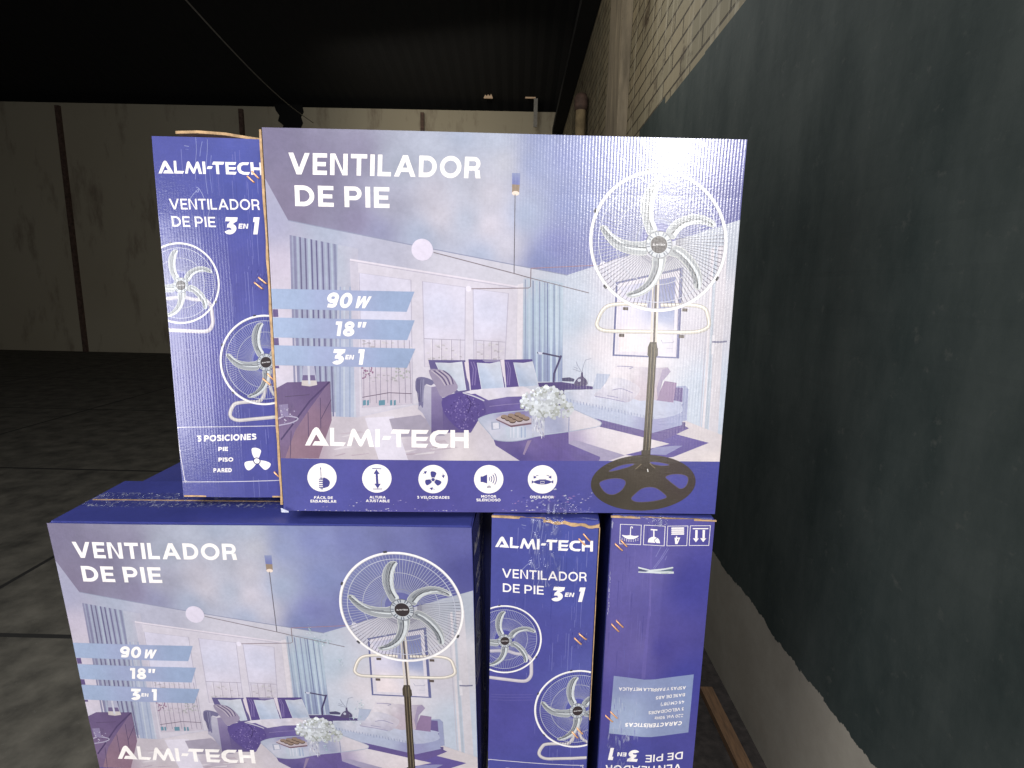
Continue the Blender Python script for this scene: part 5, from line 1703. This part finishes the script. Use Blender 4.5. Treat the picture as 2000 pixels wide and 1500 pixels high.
# bare places in the roof edge where daylight leaks in
for x0, y0, x1, y1, lab in ((945, 183, 962, 192, 'ragged bright gap under the roof edge left of the flat slit'), (1026, 189, 1046, 192, 'horizontal pale slit of light high on the back wall'),
                            (1043, 192, 1049, 248, 'thin pale upright pipe near the far corner of the store'), (720, -6, 812, 3, 'pale lit roof gap at the top edge of the view')):
    p, q = px_point(x0, y0, 9.7 if y0 > 10 else 8.0), px_point(x1, y1, 9.7 if y0 > 10 else 8.0)
    bm = bmesh.new()
    n = 7
    if lab.startswith('ragged'):
        tops = [.3, 1, .5, .9, .45, .8, .2]
        vs = [bm.verts.new((p[0], p[1], q[2])), bm.verts.new((q[0], p[1], q[2]))] + [bm.verts.new((q[0] + (p[0] - q[0]) * k / 6, p[1], q[2] + (p[2] - q[2]) * tops[k])) for k in range(7)]
        f = bm.faces.new(vs)
        ex = bmesh.ops.extrude_face_region(bm, geom=[f])
        bmesh.ops.translate(bm, verts=[g for g in ex['geom'] if isinstance(g, bmesh.types.BMVert)], vec=(0, .02, 0))
    else:
        add_box(bm, p[0], q[0], p[1], p[1] + .02, q[2], p[2])
    if 'pipe' in lab:
        tag(link_mesh('upright_pipe', bm, MAT['wire']), lab, 'pipe')
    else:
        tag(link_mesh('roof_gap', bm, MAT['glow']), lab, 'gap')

# cable running up to the left
bm = bmesh.new()
a0, a1 = Vector(px_point(612, 240, 9.6)), Vector(px_point(300, -70, 4.0))
add_tube(bm, [a0.lerp(a1, t) - Vector((0, 0, .10 * math.sin(PI * t))) for t in np.linspace(0, 1, 14)], .006, 6)
tag(link_mesh('cable', bm, MAT['wire'], None, True), 'thin grey cable slanting from the back wall up to the roof', 'cable')
# pipe stub by the wall
st = thing('vent_pipe', 'short post with a rusty rounded cap beside the brick wall', 'pipe', (px_point(1133, 250, 6.2)[0], 6.2, 0))
zt = px_point(1133, 214, 6.2)[2]
bm = bmesh.new()
add_tube(bm, [(0, 0, 0), (0, 0, zt)], .055, 14)
link_mesh('shaft', bm, MAT['post'], st, True)
bm = bmesh.new()
add_tube(bm, [(0, 0, zt - .01), (0, 0, zt + .03), (0, 0, zt + .11), (0, 0, zt + .15), (0, 0, zt + .165)], [.065, .075, .075, .055, .02], 14)
link_mesh('cap', bm, MAT['pipe'], st, True)


def floor_point(px, py):
    d = RC @ np.array([(px - 1000) / F_PX, (py - 750) / F_PX, 1.0])
    p = d * (-EYE / d[2])
    return Vector((float(p[0]), float(p[1]), 0))


bm = bmesh.new()
c0, c1 = floor_point(1366, 1356), floor_point(1388, 1354)
d1 = (floor_point(1438, 1500) - floor_point(1372, 1360)).normalized()
L0 = (floor_point(1438, 1500) - c0).length + .25
nn = (c1 - c0)
nn = nn - d1 * nn.dot(d1)
vs = []
for s in (0, 1):
    for p in (c0, c0 + nn, c0 + nn + d1 * L0, c0 + d1 * L0):
        vs.append(bm.verts.new((p.x, p.y, .012 + s * .022)))
for f in ((3, 2, 1, 0), (4, 5, 6, 7), (0, 1, 5, 4), (1, 2, 6, 5), (2, 3, 7, 6), (3, 0, 4, 7)):
    bm.faces.new([vs[i] for i in f])
bmesh.ops.recalc_face_normals(bm, faces=bm.faces)
for v in bm.verts:
    v.co.z -= .005
tag(link_mesh('batten', bm, MAT['wood']), 'weathered brown wooden batten lying on the floor beside the wall', 'timber')

# ---- prints
FRONT = front_art()
END = Ink(T, H)
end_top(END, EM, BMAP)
RIGHT = right_art()


def copy_print(objs, parent, loc, rz, h):
    m = {}
    for o in objs:
        c = o.copy()
        col.objects.link(c)
        if o.parent in m:
            c.parent = m[o.parent]
        else:
            c.parent = parent
            c.location = (loc[0], loc[1], loc[2] + h)
            c.rotation_euler = (0, 0, rz)
        m[o] = c
    return list(m.values())


def pose(O, rot, h):
    R_ = rot3(*rot)
    b = np.array(O) - R_ @ np.array([0, 0, h])
    e = Matrix(R_.tolist()).to_euler('XYZ')
    return (b[0], b[1], b[2] + EYE), e


# upper carton, broad side to the viewer
loc, e = pose(POSE_FRONT[0], POSE_FRONT[1], H)
ca = thing('fan_carton', 'big carton on top of the stack, showing the whole living room picture', 'carton', loc, e, GROUP)
carton_body(ca, W, T, H)
fo = FRONT.build(ca)
edge_strip(ca, 'raw_edge', [(-.0004, -.0012, H - .003 - k * (H - .012) / 22, -1, 0) for k in range(23)], .0027, .004, seed=3)
tape_sheet(ca, .362, .405, .001, .016, -.0060, 4)
bm = bmesh.new()
add_tube(bm, [(.318 + t * .04, .075, H + .0004 + .006 * math.sin(PI * t)) for t in np.linspace(0, 1, 9)], .0012, 6)
link_mesh('strap_loop', bm, MAT['tape'], ca, True)
# dented corner
bm = bmesh.new()
add_box(bm, -.001, .009, -.0064, -.0058, 0, .006)
bmesh.ops.subdivide_edges(bm, edges=bm.edges[:], cuts=2, use_grid_fill=True)
for v in bm.verts:
    v.co.z = max(0, v.co.z - v.co.x * .45)
link_mesh('bare_corner', bm, plain('bare_paper', (.45, .47, .6), .6, nscale=300, var=.4), ca)

# lower left carton, leaning a little
loc, e = pose((-.6540, .7050, -.3356), (-.028, .0529, -.0268), H)
cd = thing('fan_carton', 'leaning carton under the big top one, its living room picture half out of view', 'carton', loc, e, GROUP)
carton_body(cd, W, T, H)
copy_print(fo, cd, (0, 0, 0), 0, H)
bm = bmesh.new()
add_box(bm, .006, W - .006, T / 2 - .0012, T / 2 + .0012, H - .001, H + .0006)
link_mesh('flap_seam', bm, MAT['raw'], cd)
bm = bmesh.new()
add_box(bm, .003, W - .003, T / 2 - .024, T / 2 + .024, H + .0008, H + .0011)
link_mesh('tape', bm, MAT['tape'], cd)
DM = face_map((-.6544, .6864, -.3356), rot3(.0202, .0529, -.0268))
FL = Ink(W, H)
FL.xb, FL.zb = FRONT.xb, FRONT.zb
FL.grid[:] = int(FRONT.grid.max()) + 2
rs = random.Random(21)
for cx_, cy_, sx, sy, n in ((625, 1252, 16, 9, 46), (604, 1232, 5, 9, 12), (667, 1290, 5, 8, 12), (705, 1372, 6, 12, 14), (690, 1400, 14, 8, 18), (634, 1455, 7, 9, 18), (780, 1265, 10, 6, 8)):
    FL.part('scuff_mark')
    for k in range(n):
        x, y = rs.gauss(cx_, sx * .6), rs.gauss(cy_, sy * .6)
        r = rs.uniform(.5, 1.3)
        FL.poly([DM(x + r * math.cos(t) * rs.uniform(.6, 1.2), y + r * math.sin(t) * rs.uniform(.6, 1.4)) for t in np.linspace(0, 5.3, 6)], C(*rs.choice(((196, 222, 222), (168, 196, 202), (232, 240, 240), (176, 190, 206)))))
FL.build(cd)

# lower middle carton
HE = .4957
loc, e = pose((-.0285, .703, -.3075), (-.072, 0, 0), HE)
ce = thing('fan_carton', 'narrow carton end with two printed fans and a crushed taped top edge', 'carton', loc, e, GROUP)
carton_body(ce, .149, W, HE, dent=.004)
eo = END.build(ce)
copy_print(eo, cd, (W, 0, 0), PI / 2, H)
e1, e2, e3 = Z(EM, 930, 990, 7.1429), Z(EM, 930, 1180, 7.1429), Z(EM, 920, 1340, 7.1429)
staples(ce, EM, H, [(e1, (1440, 455), (1525, 540)), (e1, (1505, 390), (1590, 485)), (e2, (1380, 485), (1470, 570)), (e2, (1445, 425), (1540, 505)),
                    (e3, (1415, 650), (1495, 735)), (e3, (1485, 600), (1560, 680))])
edge_strip(ce, 'raw_edge', [(.0005 + k * .148 / 18, -.0022, HE - .0032 - (.0 if k < 9 else .0060 * math.sin((k - 9) / 9 * PI * .6)), 0, 1) for k in range(10)], .0022, .003, seed=5)
edge_strip(ce, 'raw_edge', [(.072 + k * .0765 / 16, -.0034, HE - .0062 - .0045 * (k / 16) + .0012 * math.sin(k * 1.3), 0, 1) for k in range(17)], .0040, .004, seed=15)
edge_strip(ce, 'raw_edge', [(.1486, -.0012, HE - .01 - k * .3 / 12, 1, 0) for k in range(13)], .0009, .003, seed=6)
tape_sheet(ce, .054, .098, HE - .100, HE - .001, -.0062, 7, .02)

# lower right carton, upside down
HF = .4957
loc, e = pose((.1392, .7105, -.3070), (-.036, 0, 0), HF)
cf = thing('fan_carton', 'narrow carton standing upside down, with handling marks and inverted lettering', 'carton', loc, e, GROUP)
carton_body(cf, .143, W, HF)
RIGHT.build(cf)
g1, g2, g3 = Z(FM, 1160, 990, 7.1429), Z(FM, 1160, 1180, 7.1429), Z(FM, 1160, 1300, 7.1429)
staples(cf, FM, HF, [(g1, (285, 520), (380, 605)), (g1, (365, 470), (440, 550)), (g2, (235, 275), (330, 370)), (g2, (300, 225), (390, 310)), (g3, (150, 685), (245, 765)), (g3, (220, 630), (310, 715))])
edge_strip(cf, 'raw_edge', [(-.001 + k * .145 / 16, -.0026, HF - .0030, 0, 1) for k in range(17)], .0022, .003, seed=8)
tape_sheet(cf, .052, .076, HF - .012, HF - .0005, -.0056, 9, .02)
tape_sheet(cf, .012, .048, .02, .16, -.0056, 10)

# upper left carton
loc, e = pose((-.4809, .7415, .188), (.0436, 0, 0), H)
cb = thing('fan_carton', 'narrow carton end beside the big top one, its top flap standing open', 'carton', loc, e, GROUP)
carton_body(cb, T, W, H)
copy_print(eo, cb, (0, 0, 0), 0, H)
b3, b4, b7, b8 = Z(BMAP, 430, 240, 5), Z(BMAP, 430, 540, 5), Z(BMAP, 430, 600, 6.52), Z(BMAP, 430, 820, 8.336)
staples(cb, BMAP, H, [(b3, (275, 525), (340, 585)), (b3, (320, 480), (385, 545)), (b4, (345, 60), (420, 120)), (b4, (385, 10), (460, 70)), (b7, (555, 905), (650, 985)), (b7, (615, 845), (690, 920)), (b8, (895, 840), (970, 915))])
edge_strip(cb, 'raw_edge', [(.002 + k * .144 / 12, -.0020, .0006, 0, 1) for k in range(13)], .0020, .003, seed=12)
# raised flap at the top: two board layers
bm = bmesh.new()
pts = [(.02, .012), (.05, .0135), (.085, .012), (.115, .008), (.146, .0045)]
for (x0, z0), (x1, z1) in zip(pts, pts[1:]):
    vs = [bm.verts.new(p) for p in ((x0, .020, H + z0 - .0035), (x1, .020, H + z1 - .0035), (x1, .020, H + z1), (x0, .020, H + z0), (x0, .16, H + .001), (x1, .16, H + .001), (x1, .16, H + .0045), (x0, .16, H + .0045))]
    for f in ((0, 1, 2, 3), (3, 2, 6, 7), (4, 5, 1, 0)):
        bm.faces.new([vs[i] for i in f])
bmesh.ops.remove_doubles(bm, verts=bm.verts[:], dist=1e-6)
bmesh.ops.recalc_face_normals(bm, faces=bm.faces)
link_mesh('top_flap', bm, MAT['raw'], cb)

# cartons that only carry the others (below the view and behind)
for nm, (x, y, z), yaw, (w, d, h), lab in (
        ('fan_carton', (-.640, .675, 0), .015, (.600, .30, .4755), 'carton below the leaning one, at the bottom of the stack'),
        ('fan_carton', (-.026, .712, 0), -.06, (.145, .60, .503), 'carton below the one with two printed fans'),
        ('fan_carton', (.141, .716, 0), -.036, (.143, .60, .503), 'carton below the upside down one'),
        ('fan_carton', (-.640, .85, .4765), .0, (.608, .30, .4955), 'carton hidden behind the leaning one'),
        ('fan_carton', (-.640, .98, 0), .015, (.58, .30, .4755), 'rear carton at the bottom of the stack, behind the leaning one')):
    t = thing(nm, lab, 'carton', (x, y, z), (0, 0, yaw), GROUP)
    carton_body(t, w, d, h)
